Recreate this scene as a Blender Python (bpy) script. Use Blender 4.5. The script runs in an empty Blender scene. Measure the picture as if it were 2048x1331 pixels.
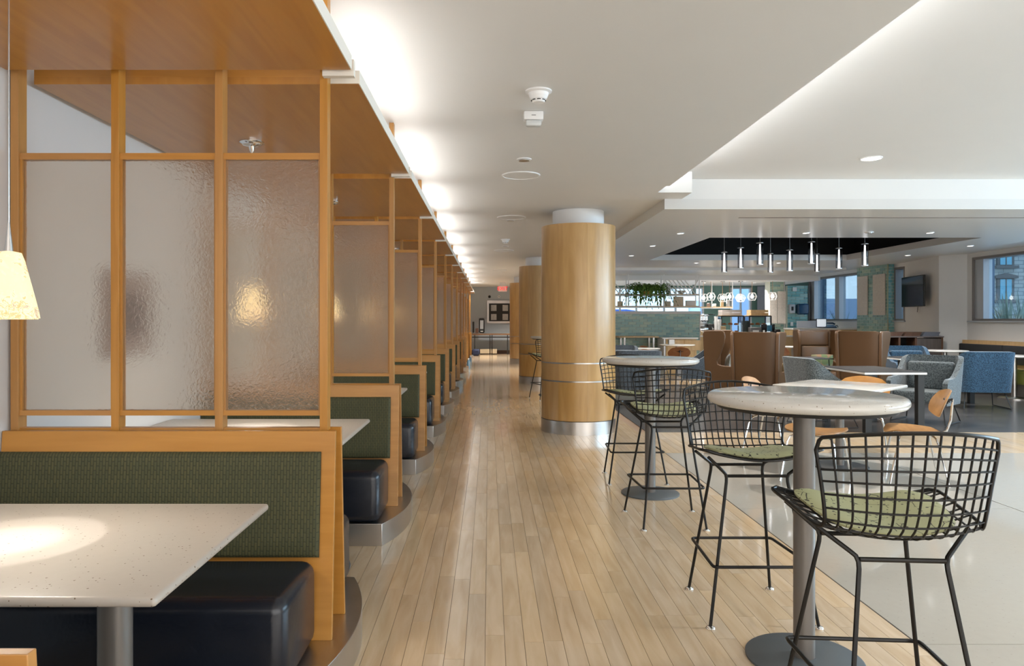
import bpy, bmesh, math, random
from mathutils import Vector, Matrix, Euler
random.seed(7)
S = bpy.context.scene
COL = S.collection
PI = math.pi
# ------------------------------------------------------------------ camera, world, exposure
F, VX, HY, H = 1450.0, 978.0, 639.0, 1.37
cd = bpy.data.cameras.new('camera'); cam = bpy.data.objects.new('camera', cd); COL.objects.link(cam)
cam.location = (0, 0, H); cam.rotation_euler = (PI / 2, 0, 0)
cd.sensor_fit = 'HORIZONTAL'; cd.sensor_width = 36; cd.lens = 36 * F / 2048
cd.shift_x = (1024 - VX) / 2048; cd.shift_y = -(665.5 - HY) / 2048
cd.clip_start = .05; cd.clip_end = 400
S.camera = cam
S.view_settings.view_transform = 'Standard'; S.view_settings.look = 'None'
S.view_settings.gamma = 1; S.view_settings.use_curve_mapping = False
S.view_settings.exposure = .95
try:
    c = S.cycles
    c.max_bounces = 8; c.diffuse_bounces = 4; c.glossy_bounces = 4; c.transmission_bounces = 8; c.transparent_max_bounces = 12
    c.sample_clamp_indirect = 4; c.use_denoising = True; c.use_light_tree = True; c.blur_glossy = 0.5
except Exception: pass
w = bpy.data.worlds.new('world'); S.world = w; w.use_nodes = True
nt = w.node_tree; bg = nt.nodes['Background']
tcw = nt.nodes.new('ShaderNodeTexCoord'); sp = nt.nodes.new('ShaderNodeSeparateXYZ'); rp = nt.nodes.new('ShaderNodeValToRGB')
nt.links.new(tcw.outputs['Generated'], sp.inputs[0]); nt.links.new(sp.outputs['Z'], rp.inputs[0]); nt.links.new(rp.outputs[0], bg.inputs[0])
rp.color_ramp.elements[0].color = (.70, .85, 1.0, 1); rp.color_ramp.elements[1].color = (.50, .70, 1.0, 1)
bg.inputs[1].default_value = 1.3

def W(px, py, Y): return Vector(((px - VX) * Y / F, Y, H + (HY - py) * Y / F))

def area(name, loc, rot, sx, sy, power, col=(1, 1, 1), spread=None):
    l = bpy.data.lights.new(name, 'AREA'); l.shape = 'RECTANGLE'; l.size = sx; l.size_y = sy; l.energy = power; l.color = col
    if spread: l.spread = spread
    o = bpy.data.objects.new(name, l); o.location = loc; o.rotation_euler = rot; COL.objects.link(o); return o
def spot(name, loc, power, col=(1, .93, .84), ang=110, blend=.6, rad=.05, parent=None):
    l = bpy.data.lights.new(name, 'SPOT'); l.energy = power; l.color = col; l.spot_size = math.radians(ang); l.spot_blend = blend; l.shadow_soft_size = rad
    o = bpy.data.objects.new(name, l); o.location = loc; COL.objects.link(o)
    if parent: o.parent = parent
    return o
# lamp power levels (tuned)
P_COVE, P_RECESS, P_PEND, P_DOWN, P_AISLE, P_TUBE = 9.0, 34.0, 9.0, 120.0, 26.0, 6

# added fill panels: one behind the camera, one boosting daylight at the right window
area('fill_back', (3.9, -2.9, 1.55), (PI / 2, 0, 0), 11.0, 2.3, 140, (1, .97, .94))
area('daylight_fill_right', (10.15, 5.6, 2.0), (PI / 2, 0, PI / 2), 9.6, 1.25, 420, (.80, .90, 1.0))
# ------------------------------------------------------------------ materials
MC = {}
def newmat(name):
    m = bpy.data.materials.new(name); m.use_nodes = True
    return m, m.node_tree, m.node_tree.nodes['Principled BSDF']
def sset(b, k, v):
    if k in b.inputs: b.inputs[k].default_value = v
def plain(name, col, rough=.5, metal=0, emis=None, es=0, spec=None, coat=0, noise=0, nscale=20, bump=0):
    if name in MC: return MC[name]
    m, t, b = newmat(name)
    b.inputs['Base Color'].default_value = (*col, 1); b.inputs['Roughness'].default_value = rough; b.inputs['Metallic'].default_value = metal
    if spec is not None: sset(b, 'Specular IOR Level', spec)
    if coat: sset(b, 'Coat Weight', coat); sset(b, 'Coat Roughness', .1)
    if emis: b.inputs['Emission Color'].default_value = (*emis, 1); b.inputs['Emission Strength'].default_value = es
    tc = t.nodes.new('ShaderNodeTexCoord'); n = t.nodes.new('ShaderNodeTexNoise'); n.inputs['Scale'].default_value = nscale; n.inputs['Detail'].default_value = 3
    t.links.new(tc.outputs['Object'], n.inputs['Vector'])
    if noise:
        mx = t.nodes.new('ShaderNodeMix'); mx.data_type = 'RGBA'
        mx.inputs[6].default_value = (*[c * (1 - noise) for c in col], 1); mx.inputs[7].default_value = (*[min(1, c * (1 + noise)) for c in col], 1)
        t.links.new(n.outputs[0], mx.inputs[0]); t.links.new(mx.outputs[2], b.inputs['Base Color'])
    if bump:
        bp = t.nodes.new('ShaderNodeBump'); bp.inputs['Strength'].default_value = bump; bp.inputs['Distance'].default_value = .002
        t.links.new(n.outputs[0], bp.inputs['Height']); t.links.new(bp.outputs[0], b.inputs['Normal'])
    MC[name] = m; return m
def wood(name, c1, c2, vec=(1, 12, 12), rough=.35, rnd=0.0, coat=0, fine=1.0, island=False, knots=0):
    """stretched noise grain; rnd = brightness change per object"""
    if name in MC: return MC[name]
    m, t, b = newmat(name); N = t.nodes.new; L = t.links.new
    tc = N('ShaderNodeTexCoord'); mp = N('ShaderNodeMapping'); mp.inputs['Scale'].default_value = vec
    oi = N('ShaderNodeObjectInfo'); ad = N('ShaderNodeVectorMath'); ad.operation = 'ADD'
    cmb = N('ShaderNodeCombineXYZ'); mm = N('ShaderNodeMath'); mm.operation = 'MULTIPLY'; mm.inputs[1].default_value = 37.0
    rs = oi.outputs['Random']
    if island:
        g = N('ShaderNodeNewGeometry'); a2 = N('ShaderNodeMath'); a2.operation = 'ADD'; L(rs, a2.inputs[0]); L(g.outputs['Random Per Island'], a2.inputs[1])
        fr = N('ShaderNodeMath'); fr.operation = 'FRACT'; L(a2.outputs[0], fr.inputs[0]); rs = fr.outputs[0]
    L(rs, mm.inputs[0]); L(mm.outputs[0], cmb.inputs[0]); L(mm.outputs[0], cmb.inputs[2])
    L(tc.outputs['Object'], ad.inputs[0]); L(cmb.outputs[0], ad.inputs[1]); L(ad.outputs[0], mp.inputs[0])
    n = N('ShaderNodeTexNoise'); n.inputs['Scale'].default_value = 2.2 * fine; n.inputs['Detail'].default_value = 6; n.inputs['Distortion'].default_value = .6
    L(mp.outputs[0], n.inputs['Vector'])
    cr = N('ShaderNodeValToRGB'); cr.color_ramp.elements[0].position = .3; cr.color_ramp.elements[1].position = .72
    cr.color_ramp.elements[0].color = (*c1, 1); cr.color_ramp.elements[1].color = (*c2, 1); L(n.outputs[0], cr.inputs[0])
    src = cr.outputs[0]
    if rnd:
        hs = N('ShaderNodeHueSaturation'); mr = N('ShaderNodeMapRange'); mr.inputs[3].default_value = 1 - rnd; mr.inputs[4].default_value = 1 + rnd
        L(rs, mr.inputs[0]); L(mr.outputs[0], hs.inputs['Value']); L(src, hs.inputs['Color'])
        m2 = N('ShaderNodeMath'); m2.operation = 'MULTIPLY'; m2.inputs[1].default_value = 7.13; f2 = N('ShaderNodeMath'); f2.operation = 'FRACT'
        L(rs, m2.inputs[0]); L(m2.outputs[0], f2.inputs[0]); r2 = N('ShaderNodeMapRange'); r2.inputs[3].default_value = 1 - rnd * 1.2; r2.inputs[4].default_value = 1 + rnd
        L(f2.outputs[0], r2.inputs[0]); L(r2.outputs[0], hs.inputs['Saturation']); src = hs.outputs[0]
    L(src, b.inputs['Base Color']); b.inputs['Roughness'].default_value = rough
    if coat: sset(b, 'Coat Weight', coat); sset(b, 'Coat Roughness', .08)
    bp = N('ShaderNodeBump'); bp.inputs['Strength'].default_value = .08; bp.inputs['Distance'].default_value = .001
    L(n.outputs[0], bp.inputs['Height']); L(bp.outputs[0], b.inputs['Normal'])
    MC[name] = m; return m
maple = wood('maple_veneer', (.47, .215, .055), (.58, .285, .085), (14, 1.2, 1.2), .3, .05)          # grain across x? used with local axes
mapleH = wood('maple_panel', (.43, .20, .048), (.53, .26, .07), (1.0, 10, 10), .32, .05)
mapleV = wood('maple_post', (.40, .185, .042), (.50, .245, .065), (14, 14, .8), .32, .06)
maplec = wood('maple_canopy', (.43, .178, .024), (.51, .232, .038), (9, .8, 3), .28, .04)
plyc = None
column = wood('maple_column', (.46, .27, .095), (.57, .355, .145), (6, 6, .7), .28, .06)
floorw = wood('maple_floor', (.62, .455, .28), (.75, .585, .40), (9, 1.0, 1), .20, .075, coat=.6, island=True)
plyw = wood('walnut_ply', (.29, .135, .036), (.41, .205, .062), (3, 14, 3), .28, .05)
plyd = wood('dark_ply', (.25, .085, .02), (.34, .13, .035), (3, 14, 3), .3, .05)
darkw = wood('dark_walnut', (.09, .04, .022), (.13, .065, .035), (10, 10, 1), .4, .05)
walnut = wood('mid_walnut', (.15, .07, .03), (.20, .10, .045), (10, 10, 1), .4, .05)
greyw = wood('grey_wood', (.085, .068, .06), (.13, .105, .095), (14, 14, 1), .45, .05)
oak = wood('pale_oak', (.48, .31, .14), (.58, .40, .2), (10, 10, 1), .45, .05)
paint = plain('white_ceiling_paint', (.72, .715, .70), .55, noise=.02, nscale=2)
gloss = plain('satin_soffit_paint', (.66, .655, .64), .30, noise=.02, nscale=2)
white = plain('white_paint', (.82, .82, .82), .45)
wallp = plain('warm_grey_wall_paint', (.62, .59, .57), .6, noise=.02, nscale=3)
wallw = plain('white_wall_paint', (.70, .69, .68), .6, noise=.02, nscale=3)
wallg = plain('blue_grey_wall_paint', (.40, .46, .52), .6, noise=.02)
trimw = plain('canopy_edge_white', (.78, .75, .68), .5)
black = plain('matte_black', (.012, .012, .012), .6)
blackm = plain('black_powder_coat', (.006, .005, .004), .35, spec=.35)
void = plain('black_void', (.006, .006, .006), .9)
chrome = plain('chrome', (.8, .8, .8), .09, 1)
nickel = plain('brushed_nickel', (.55, .53, .51), .28, 1)
steel = plain('brushed_steel', (.56, .54, .52), .30, 1, noise=.15, nscale=4)
pole = plain('grey_powder_coat', (.17, .155, .14), .35, .3)
basem = plain('grey_base_plate', (.10, .115, .125), .5, .2)
vinyl = plain('navy_vinyl', (.008, .011, .019), .26, bump=.25, nscale=60)
leather = plain('brown_leather', (.095, .046, .017), .42, noise=.06, nscale=5)
alum = plain('anodised_frame', (.45, .47, .50), .4, .2)
frame_b = plain('bronze_frame', (.22, .20, .19), .45, .2)
lime = plain('lime_upholstery', (.23, .24, .045), .45, noise=.05)
charcoal = plain('charcoal_vinyl', (.022, .023, .026), .45)
vinylf = wood('dark_plank_floor', (.045, .043, .042), (.085, .08, .078), (.8, 9, 1), .24, .15, island=True)
screen = plain('black_screen', (.01, .01, .012), .08)
pearl = plain('white_table', (.74, .72, .68), .18)
ledw = plain('light_strip_white', (1, 1, 1), .5, emis=(1, .99, .96), es=7)
bulbw = plain('lit_bulb', (1, 1, 1), .5, emis=(1, .97, .93), es=7)
litdif = plain('lit_diffuser', (1, 1, 1), .5, emis=(1, .96, .92), es=3)
def speck(name, base, dark, scale=60, rough=.2, thr=.13, light=None):
    m, t, b = newmat(name); N = t.nodes.new; L = t.links.new
    tc = N('ShaderNodeTexCoord'); v = N('ShaderNodeTexVoronoi'); v.inputs['Scale'].default_value = scale; L(tc.outputs['Object'], v.inputs['Vector'])
    nz = N('ShaderNodeTexNoise'); nz.inputs['Scale'].default_value = scale * .35; nz.inputs['Detail'].default_value = 2; L(tc.outputs['Object'], nz.inputs['Vector'])
    # cell colour decides which cells carry a chip
    sx = N('ShaderNodeSeparateColor'); L(v.outputs['Color'], sx.inputs[0])
    a = N('ShaderNodeMath'); a.operation = 'GREATER_THAN'; a.inputs[1].default_value = .80; L(sx.outputs[0], a.inputs[0])
    ms = N('ShaderNodeMath'); ms.operation = 'MULTIPLY'; ms.inputs[1].default_value = .32; L(sx.outputs[1], ms.inputs[0])
    c_ = N('ShaderNodeMath'); c_.operation = 'LESS_THAN'; L(v.outputs['Distance'], c_.inputs[0]); L(ms.outputs[0], c_.inputs[1])
    mu = N('ShaderNodeMath'); mu.operation = 'MULTIPLY'; L(a.outputs[0], mu.inputs[0]); L(c_.outputs[0], mu.inputs[1])
    mx = N('ShaderNodeMix'); mx.data_type = 'RGBA'; mx.inputs[6].default_value = (*[x * .94 for x in base], 1); mx.inputs[7].default_value = (*base, 1); L(nz.outputs[0], mx.inputs[0])
    m2 = N('ShaderNodeMix'); m2.data_type = 'RGBA'; L(mu.outputs[0], m2.inputs[0]); L(mx.outputs[2], m2.inputs[6]); m2.inputs[7].default_value = (*dark, 1)
    L(m2.outputs[2], b.inputs['Base Color']); b.inputs['Roughness'].default_value = rough; MC[name] = m; return m
quartz = speck('speckled_stone_top', (.47, .425, .375), (.14, .09, .05), 120, .32)
quartzw = speck('white_speckled_top', (.64, .615, .57), (.25, .2, .15), 130, .12)
terr = speck('pale_polished_floor', (.47, .44, .385), (.40, .37, .32), 70, .07)

def weave():
    m, t, b = newmat('green_woven_upholstery'); N = t.nodes.new; L = t.links.new
    tc = N('ShaderNodeTexCoord'); sp = N('ShaderNodeSeparateXYZ'); L(tc.outputs['Object'], sp.inputs[0])
    cb = N('ShaderNodeCombineXYZ'); L(sp.outputs['Z'], cb.inputs[0]); L(sp.outputs['X'], cb.inputs[1])
    br = N('ShaderNodeTexBrick'); L(cb.outputs[0], br.inputs['Vector']); br.inputs['Scale'].default_value = 1
    br.inputs['Brick Width'].default_value = .034; br.inputs['Row Height'].default_value = .0118; br.inputs['Mortar Size'].default_value = .0032; br.inputs['Mortar Smooth'].default_value = 1.0
    br.offset = .5; br.inputs['Color1'].default_value = (.092, .090, .034, 1); br.inputs['Color2'].default_value = (.070, .074, .030, 1); br.inputs['Mortar'].default_value = (.036, .040, .018, 1)
    wv = N('ShaderNodeTexNoise'); wv.inputs['Scale'].default_value = 300; L(tc.outputs['Object'], wv.inputs['Vector'])
    mx = N('ShaderNodeMix'); mx.data_type = 'RGBA'; mx.blend_type = 'MULTIPLY'; mx.inputs[0].default_value = .35; L(br.outputs['Color'], mx.inputs[6]); L(wv.outputs[0], mx.inputs[7])
    L(mx.outputs[2], b.inputs['Base Color']); b.inputs['Roughness'].default_value = .75
    bp = N('ShaderNodeBump'); bp.inputs['Strength'].default_value = .5; bp.inputs['Distance'].default_value = .002; bp.invert = True
    L(br.outputs['Fac'], bp.inputs['Height']); L(bp.outputs[0], b.inputs['Normal']); return m
green = weave()
def wool(name, c1, c2):
    m, t, b = newmat(name); N = t.nodes.new; L = t.links.new
    tc = N('ShaderNodeTexCoord'); n = N('ShaderNodeTexNoise'); n.inputs['Scale'].default_value = 75; n.inputs['Detail'].default_value = 5; L(tc.outputs['Object'], n.inputs['Vector'])
    cr = N('ShaderNodeValToRGB'); cr.color_ramp.elements[0].position = .38; cr.color_ramp.elements[1].position = .62; cr.color_ramp.elements[0].color = (*c1, 1); cr.color_ramp.elements[1].color = (*c2, 1)
    L(n.outputs[0], cr.inputs[0]); L(cr.outputs[0], b.inputs['Base Color']); b.inputs['Roughness'].default_value = .9
    sset(b, 'Sheen Weight', .3); return m
woolg = wool('grey_tweed', (.03, .04, .046), (.125, .15, .16)); woolb = wool('blue_tweed', (.008, .03, .062), (.045, .115, .19)); woold = wool('slate_tweed', (.03, .04, .052), (.075, .095, .115))
def padmat():
    m, t, b = newmat('pale_green_dot_print'); N = t.nodes.new; L = t.links.new
    tc = N('ShaderNodeTexCoord'); v = N('ShaderNodeTexVoronoi'); v.inputs['Scale'].default_value = 42; v.inputs['Randomness'].default_value = .75; L(tc.outputs['Object'], v.inputs['Vector'])
    lt = N('ShaderNodeMath'); lt.operation = 'LESS_THAN'; lt.inputs[1].default_value = .20; L(v.outputs['Distance'], lt.inputs[0])
    e = N('ShaderNodeTexVoronoi'); e.feature = 'DISTANCE_TO_EDGE'; e.inputs['Scale'].default_value = 19; L(tc.outputs['Object'], e.inputs['Vector'])
    l2 = N('ShaderNodeMath'); l2.operation = 'LESS_THAN'; l2.inputs[1].default_value = .018; L(e.outputs[0], l2.inputs[0])
    nz = N('ShaderNodeTexNoise'); nz.inputs['Scale'].default_value = 26; L(tc.outputs['Object'], nz.inputs['Vector'])
    g = N('ShaderNodeMath'); g.operation = 'GREATER_THAN'; g.inputs[1].default_value = .53; L(nz.outputs[0], g.inputs[0])
    mu = N('ShaderNodeMath'); mu.operation = 'MULTIPLY'; L(l2.outputs[0], mu.inputs[0]); L(g.outputs[0], mu.inputs[1])
    mxx = N('ShaderNodeMath'); mxx.operation = 'MAXIMUM'; L(mu.outputs[0], mxx.inputs[0]); L(lt.outputs[0], mxx.inputs[1])
    mx = N('ShaderNodeMix'); mx.data_type = 'RGBA'; L(mxx.outputs[0], mx.inputs[0]); mx.inputs[6].default_value = (.42, .43, .24, 1); mx.inputs[7].default_value = (.035, .032, .02, 1)
    L(mx.outputs[2], b.inputs['Base Color']); b.inputs['Roughness'].default_value = .55; return m
padm = padmat()
def tilemat(name, c1, c2, c3, rough=.12):
    m, t, b = newmat(name); N = t.nodes.new; L = t.links.new
    oi = N('ShaderNodeObjectInfo'); g = N('ShaderNodeNewGeometry'); a = N('ShaderNodeMath'); a.operation = 'ADD'; L(oi.outputs['Random'], a.inputs[0]); L(g.outputs['Random Per Island'], a.inputs[1])
    f = N('ShaderNodeMath'); f.operation = 'FRACT'; L(a.outputs[0], f.inputs[0])
    cr = N('ShaderNodeValToRGB'); cr.color_ramp.elements[0].color = (*c1, 1); cr.color_ramp.elements[1].color = (*c3, 1); e = cr.color_ramp.elements.new(.5); e.color = (*c2, 1)
    L(f.outputs[0], cr.inputs[0]); tc = N('ShaderNodeTexCoord'); n = N('ShaderNodeTexNoise'); n.inputs['Scale'].default_value = 25; L(tc.outputs['Object'], n.inputs['Vector'])
    mx = N('ShaderNodeMix'); mx.data_type = 'RGBA'; mx.blend_type = 'MULTIPLY'; mx.inputs[0].default_value = .3; L(cr.outputs[0], mx.inputs[6]); L(n.outputs[0], mx.inputs[7])
    L(mx.outputs[2], b.inputs['Base Color']); b.inputs['Roughness'].default_value = rough; return m
tile = tilemat('sage_glazed_tile', (.20, .36, .34), (.32, .50, .43), (.48, .58, .43), .3)
tilet = tilemat('teal_glazed_tile', (.14, .38, .40), (.23, .52, .52), (.36, .58, .55))
grout = plain('pale_grout', (.66, .70, .62), .8)
def glassmat(name, tint, refl=.04, rough=.02):
    m = bpy.data.materials.new(name); m.use_nodes = True; t = m.node_tree; N = t.nodes.new; L = t.links.new
    for n in list(t.nodes): t.nodes.remove(n)
    o = N('ShaderNodeOutputMaterial'); tr = N('ShaderNodeBsdfTransparent'); tr.inputs[0].default_value = (*tint, 1); g = N('ShaderNodeBsdfGlossy'); g.inputs['Roughness'].default_value = rough
    lw = N('ShaderNodeLayerWeight'); lw.inputs[0].default_value = .12; mp = N('ShaderNodeMapRange'); mp.inputs[3].default_value = refl; mp.inputs[4].default_value = .7; L(lw.outputs['Fresnel'], mp.inputs[0])
    mx = N('ShaderNodeMixShader'); L(mp.outputs[0], mx.inputs[0]); L(tr.outputs[0], mx.inputs[1]); L(g.outputs[0], mx.inputs[2]); L(mx.outputs[0], o.inputs[0]); return m
glass = glassmat('window_glass', (.80, .90, .95)); smoke = glassmat('smoked_glass', (.55, .56, .58), .08); clear = glassmat('clear_glass', (.93, .95, .95), .05)
def frosted():
    m = bpy.data.materials.new('rippled_frosted_glass'); m.use_nodes = True; t = m.node_tree; N = t.nodes.new; L = t.links.new
    for n in list(t.nodes): t.nodes.remove(n)
    o = N('ShaderNodeOutputMaterial'); rf = N('ShaderNodeBsdfRefraction'); rf.inputs['Color'].default_value = (.985, .925, .855, 1); rf.inputs['Roughness'].default_value = .26; rf.inputs['IOR'].default_value = 1.25
    gl = N('ShaderNodeBsdfGlossy'); gl.inputs['Roughness'].default_value = .22; ts = N('ShaderNodeBsdfTranslucent'); ts.inputs['Color'].default_value = (.95, .88, .80, 1)
    tc = N('ShaderNodeTexCoord'); n = N('ShaderNodeTexNoise'); n.inputs['Scale'].default_value = 55; n.inputs['Detail'].default_value = 3; n.inputs['Distortion'].default_value = 1.2; L(tc.outputs['Object'], n.inputs['Vector'])
    bp = N('ShaderNodeBump'); bp.inputs['Strength'].default_value = .7; bp.inputs['Distance'].default_value = .003; L(n.outputs[0], bp.inputs['Height'])
    for q in (rf, gl): L(bp.outputs[0], q.inputs['Normal'])
    m1 = N('ShaderNodeMixShader'); m1.inputs[0].default_value = .12; L(rf.outputs[0], m1.inputs[1]); L(ts.outputs[0], m1.inputs[2])
    m2 = N('ShaderNodeMixShader'); m2.inputs[0].default_value = .05; L(m1.outputs[0], m2.inputs[1]); L(gl.outputs[0], m2.inputs[2]); L(m2.outputs[0], o.inputs[0]); return m
frost = frosted()
def shademat():
    m, t, b = newmat('mottled_art_glass_lit'); N = t.nodes.new; L = t.links.new
    tc = N('ShaderNodeTexCoord'); v = N('ShaderNodeTexNoise'); v.inputs['Scale'].default_value = 45; v.inputs['Detail'].default_value = 4; v.inputs['Distortion'].default_value = 1; L(tc.outputs['Object'], v.inputs['Vector'])
    n = N('ShaderNodeTexNoise'); n.inputs['Scale'].default_value = 9; L(tc.outputs['Object'], n.inputs['Vector'])
    ad = N('ShaderNodeMath'); ad.operation = 'ADD'; L(v.outputs[0], ad.inputs[0]); L(n.outputs[0], ad.inputs[1])
    cr = N('ShaderNodeValToRGB'); cr.color_ramp.interpolation = 'LINEAR'
    E = cr.color_ramp.elements; E[0].position = .0; E[0].color = (1, .86, .55, 1); E[1].position = 1; E[1].color = (.28, .22, .24, 1)
    for p, c in ((.50, (1, .80, .42, 1)), (.55, (1, .86, .55, 1)), (.585, (.75, .30, .05, 1)), (.615, (1, .88, .6, 1)), (.66, (.30, .16, .10, 1)), (.70, (1, .9, .65, 1))):
        e = E.new(p); e.color = c
    mr = N('ShaderNodeMath'); mr.operation = 'MULTIPLY'; mr.inputs[1].default_value = .56; L(ad.outputs[0], mr.inputs[0]); L(mr.outputs[0], cr.inputs[0])
    b.inputs['Base Color'].default_value = (.35, .28, .17, 1); L(cr.outputs[0], b.inputs['Emission Color']); b.inputs['Emission Strength'].default_value = .60; b.inputs['Roughness'].default_value = .15; return m
shadem = shademat()
leafm = plain('fern_green', (.10, .20, .03), .5, noise=.5, nscale=30)
yuc = plain('yucca_leaf', (.16, .20, .15), .6, noise=.4, nscale=8)
stone = None
def stonemat():
    m, t, b = newmat('stone_blocks'); N = t.nodes.new; L = t.links.new
    tc = N('ShaderNodeTexCoord'); sp = N('ShaderNodeSeparateXYZ'); L(tc.outputs['Object'], sp.inputs[0]); cb = N('ShaderNodeCombineXYZ'); L(sp.outputs['X'], cb.inputs[0]); L(sp.outputs['Z'], cb.inputs[1])
    br = N('ShaderNodeTexBrick'); br.inputs['Scale'].default_value = 1; br.inputs['Brick Width'].default_value = .62; br.inputs['Row Height'].default_value = .24; br.inputs['Mortar Size'].default_value = .018
    br.inputs['Color1'].default_value = (.34, .35, .32, 1); br.inputs['Color2'].default_value = (.27, .29, .28, 1); br.inputs['Mortar'].default_value = (.12, .14, .15, 1); L(cb.outputs[0], br.inputs['Vector'])
    L(br.outputs['Color'], b.inputs['Base Color']); b.inputs['Roughness'].default_value = .9; return m
stone = stonemat()

# ------------------------------------------------------------------ mesh builder
class MB:
    def __init__(s): s.v = []; s.f = []
    def add(s, vs, fs):
        o = len(s.v); s.v += [tuple(p) for p in vs]; s.f += [tuple(i + o for i in f) for f in fs]; return s
    def box(s, x0, x1, y0, y1, z0, z1):
        return s.add([(x0, y0, z0), (x1, y0, z0), (x1, y1, z0), (x0, y1, z0), (x0, y0, z1), (x1, y0, z1), (x1, y1, z1), (x0, y1, z1)],
                     [(0, 3, 2, 1), (4, 5, 6, 7), (0, 1, 5, 4), (1, 2, 6, 5), (2, 3, 7, 6), (3, 0, 4, 7)])
    def rbox(s, x0, x1, y0, y1, z0, z1, r=.02, seg=2):
        bm = bmesh.new(); bmesh.ops.create_cube(bm, size=1)
        for v in bm.verts: v.co = Vector(((x0 + x1) / 2 + v.co.x * (x1 - x0), (y0 + y1) / 2 + v.co.y * (y1 - y0), (z0 + z1) / 2 + v.co.z * (z1 - z0)))
        bmesh.ops.bevel(bm, geom=bm.edges[:] + bm.verts[:], offset=r, segments=seg, affect='EDGES', profile=.5)
        bm.verts.index_update(); s.add([v.co for v in bm.verts], [[v.index for v in f.verts] for f in bm.faces]); bm.free(); return s
    def prism(s, pts, z0, z1, axis='z'):
        """extrude a 2D outline; axis z: (x,y)->z; x: (y,z)->x ; y: (x,z)->y"""
        n = len(pts)
        mk = {'z': lambda p, d: (p[0], p[1], d), 'x': lambda p, d: (d, p[0], p[1]), 'y': lambda p, d: (p[0], d, p[1])}[axis]
        vs = [mk(p, z0) for p in pts] + [mk(p, z1) for p in pts]
        return s.add(vs, [tuple(range(n))[::-1], tuple(range(n, 2 * n))] + [(i, (i + 1) % n, n + (i + 1) % n, n + i) for i in range(n)])
    def lathe(s, prof, cx=0, cy=0, n=32, cap=True, a0=0, a1=2 * PI):
        full = abs(a1 - a0 - 2 * PI) < 1e-6; m = n if full else n + 1
        vs = []
        for r, z in prof:
            for i in range(m):
                a = a0 + (a1 - a0) * i / n; vs.append((cx + r * math.cos(a), cy + r * math.sin(a), z))
        fs = []
        for j in range(len(prof) - 1):
            for i in range(n if full else n):
                i2 = (i + 1) % m; fs.append((j * m + i, j * m + i2, (j + 1) * m + i2, (j + 1) * m + i))
        if cap and full:
            fs.append(tuple(range(m))[::-1]); fs.append(tuple(range((len(prof) - 1) * m, len(prof) * m)))
        return s.add(vs, fs)
    def cyl(s, cx, cy, z0, z1, r, n=24, r1=None): return s.lathe([(r, z0), (r if r1 is None else r1, z1)], cx, cy, n)
    def tube(s, pts, r, n=6, closed=False, cap=True):
        P = [Vector(p) for p in pts]; m = len(P); vs = []; up = None
        for i in range(m):
            if closed: t = (P[(i + 1) % m] - P[i - 1])
            else: t = (P[min(i + 1, m - 1)] - P[max(i - 1, 0)])
            if t.length < 1e-9: t = Vector((0, 0, 1))
            t.normalize()
            if up is None:
                up = Vector((0, 0, 1)) if abs(t.z) < .9 else Vector((1, 0, 0))
            up = up - t * up.dot(t)
            if up.length < 1e-6: up = t.orthogonal()
            up.normalize(); b = t.cross(up)
            for k in range(n):
                a = 2 * PI * k / n; vs.append(P[i] + (up * math.cos(a) + b * math.sin(a)) * r)
        fs = []
        for i in range(m if closed else m - 1):
            j = (i + 1) % m
            for k in range(n): fs.append((i * n + k, i * n + (k + 1) % n, j * n + (k + 1) % n, j * n + k))
        if cap and not closed: fs.append(tuple(range(n))[::-1]); fs.append(tuple(range((m - 1) * n, m * n)))
        return s.add(vs, fs)
    def shell(s, fn, nu, nv, th, closed_u=False):
        """fn(u,v) u,v in 0..1 -> point; slab of thickness th below/behind the surface"""
        P = [[Vector(fn(i / nu, j / nv)) for j in range(nv + 1)] for i in range(nu + 1)]
        def nrm(i, j):
            a = P[min(i + 1, nu)][j] - P[max(i - 1, 0)][j]; b = P[i][min(j + 1, nv)] - P[i][max(j - 1, 0)]
            n = a.cross(b); return n.normalized() if n.length > 1e-12 else Vector((0, 0, 1))
        top = [P[i][j] for i in range(nu + 1) for j in range(nv + 1)]
        bot = [P[i][j] - nrm(i, j) * th for i in range(nu + 1) for j in range(nv + 1)]
        m = len(top); id = lambda i, j: i * (nv + 1) + j; fs = []
        for i in range(nu):
            for j in range(nv):
                q = (id(i, j), id(i + 1, j), id(i + 1, j + 1), id(i, j + 1)); fs.append(q); fs.append(tuple(k + m for k in q[::-1]))
        for i in range(nu):
            fs.append((id(i, 0), id(i, 0) + m, id(i + 1, 0) + m, id(i + 1, 0))); fs.append((id(i + 1, nv), id(i + 1, nv) + m, id(i, nv) + m, id(i, nv)))
        for j in range(nv):
            fs.append((id(0, j + 1), id(0, j + 1) + m, id(0, j) + m, id(0, j))); fs.append((id(nu, j), id(nu, j) + m, id(nu, j + 1) + m, id(nu, j + 1)))
        return s.add(top + bot, fs)
    def mesh(s, name, smooth=True, ang=.7):
        me = bpy.data.meshes.new(name); me.from_pydata(s.v, [], s.f); me.update()
        if smooth:
            me.polygons.foreach_set('use_smooth', [True] * len(me.polygons))
            try: me.set_sharp_from_angle(angle=ang)
            except Exception: pass
        return me
    def build(s, name, m, parent=None, label=None, smooth=True, bevel=0, kind=None):
        me = s.mesh(name, smooth); me.materials.append(m)
        o = bpy.data.objects.new(name, me); COL.objects.link(o)
        if parent: o.parent = parent
        if label: o['label'] = label
        if kind: o['kind'] = kind
        if bevel:
            b = o.modifiers.new('bevel', 'BEVEL'); b.width = bevel; b.segments = 2; b.limit_method = 'ANGLE'
        return o
def tag(o, label, cat, group=None, kind=None):
    o['label'] = label; o['category'] = cat
    if group: o['group'] = group
    if kind: o['kind'] = kind
    return o
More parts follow.
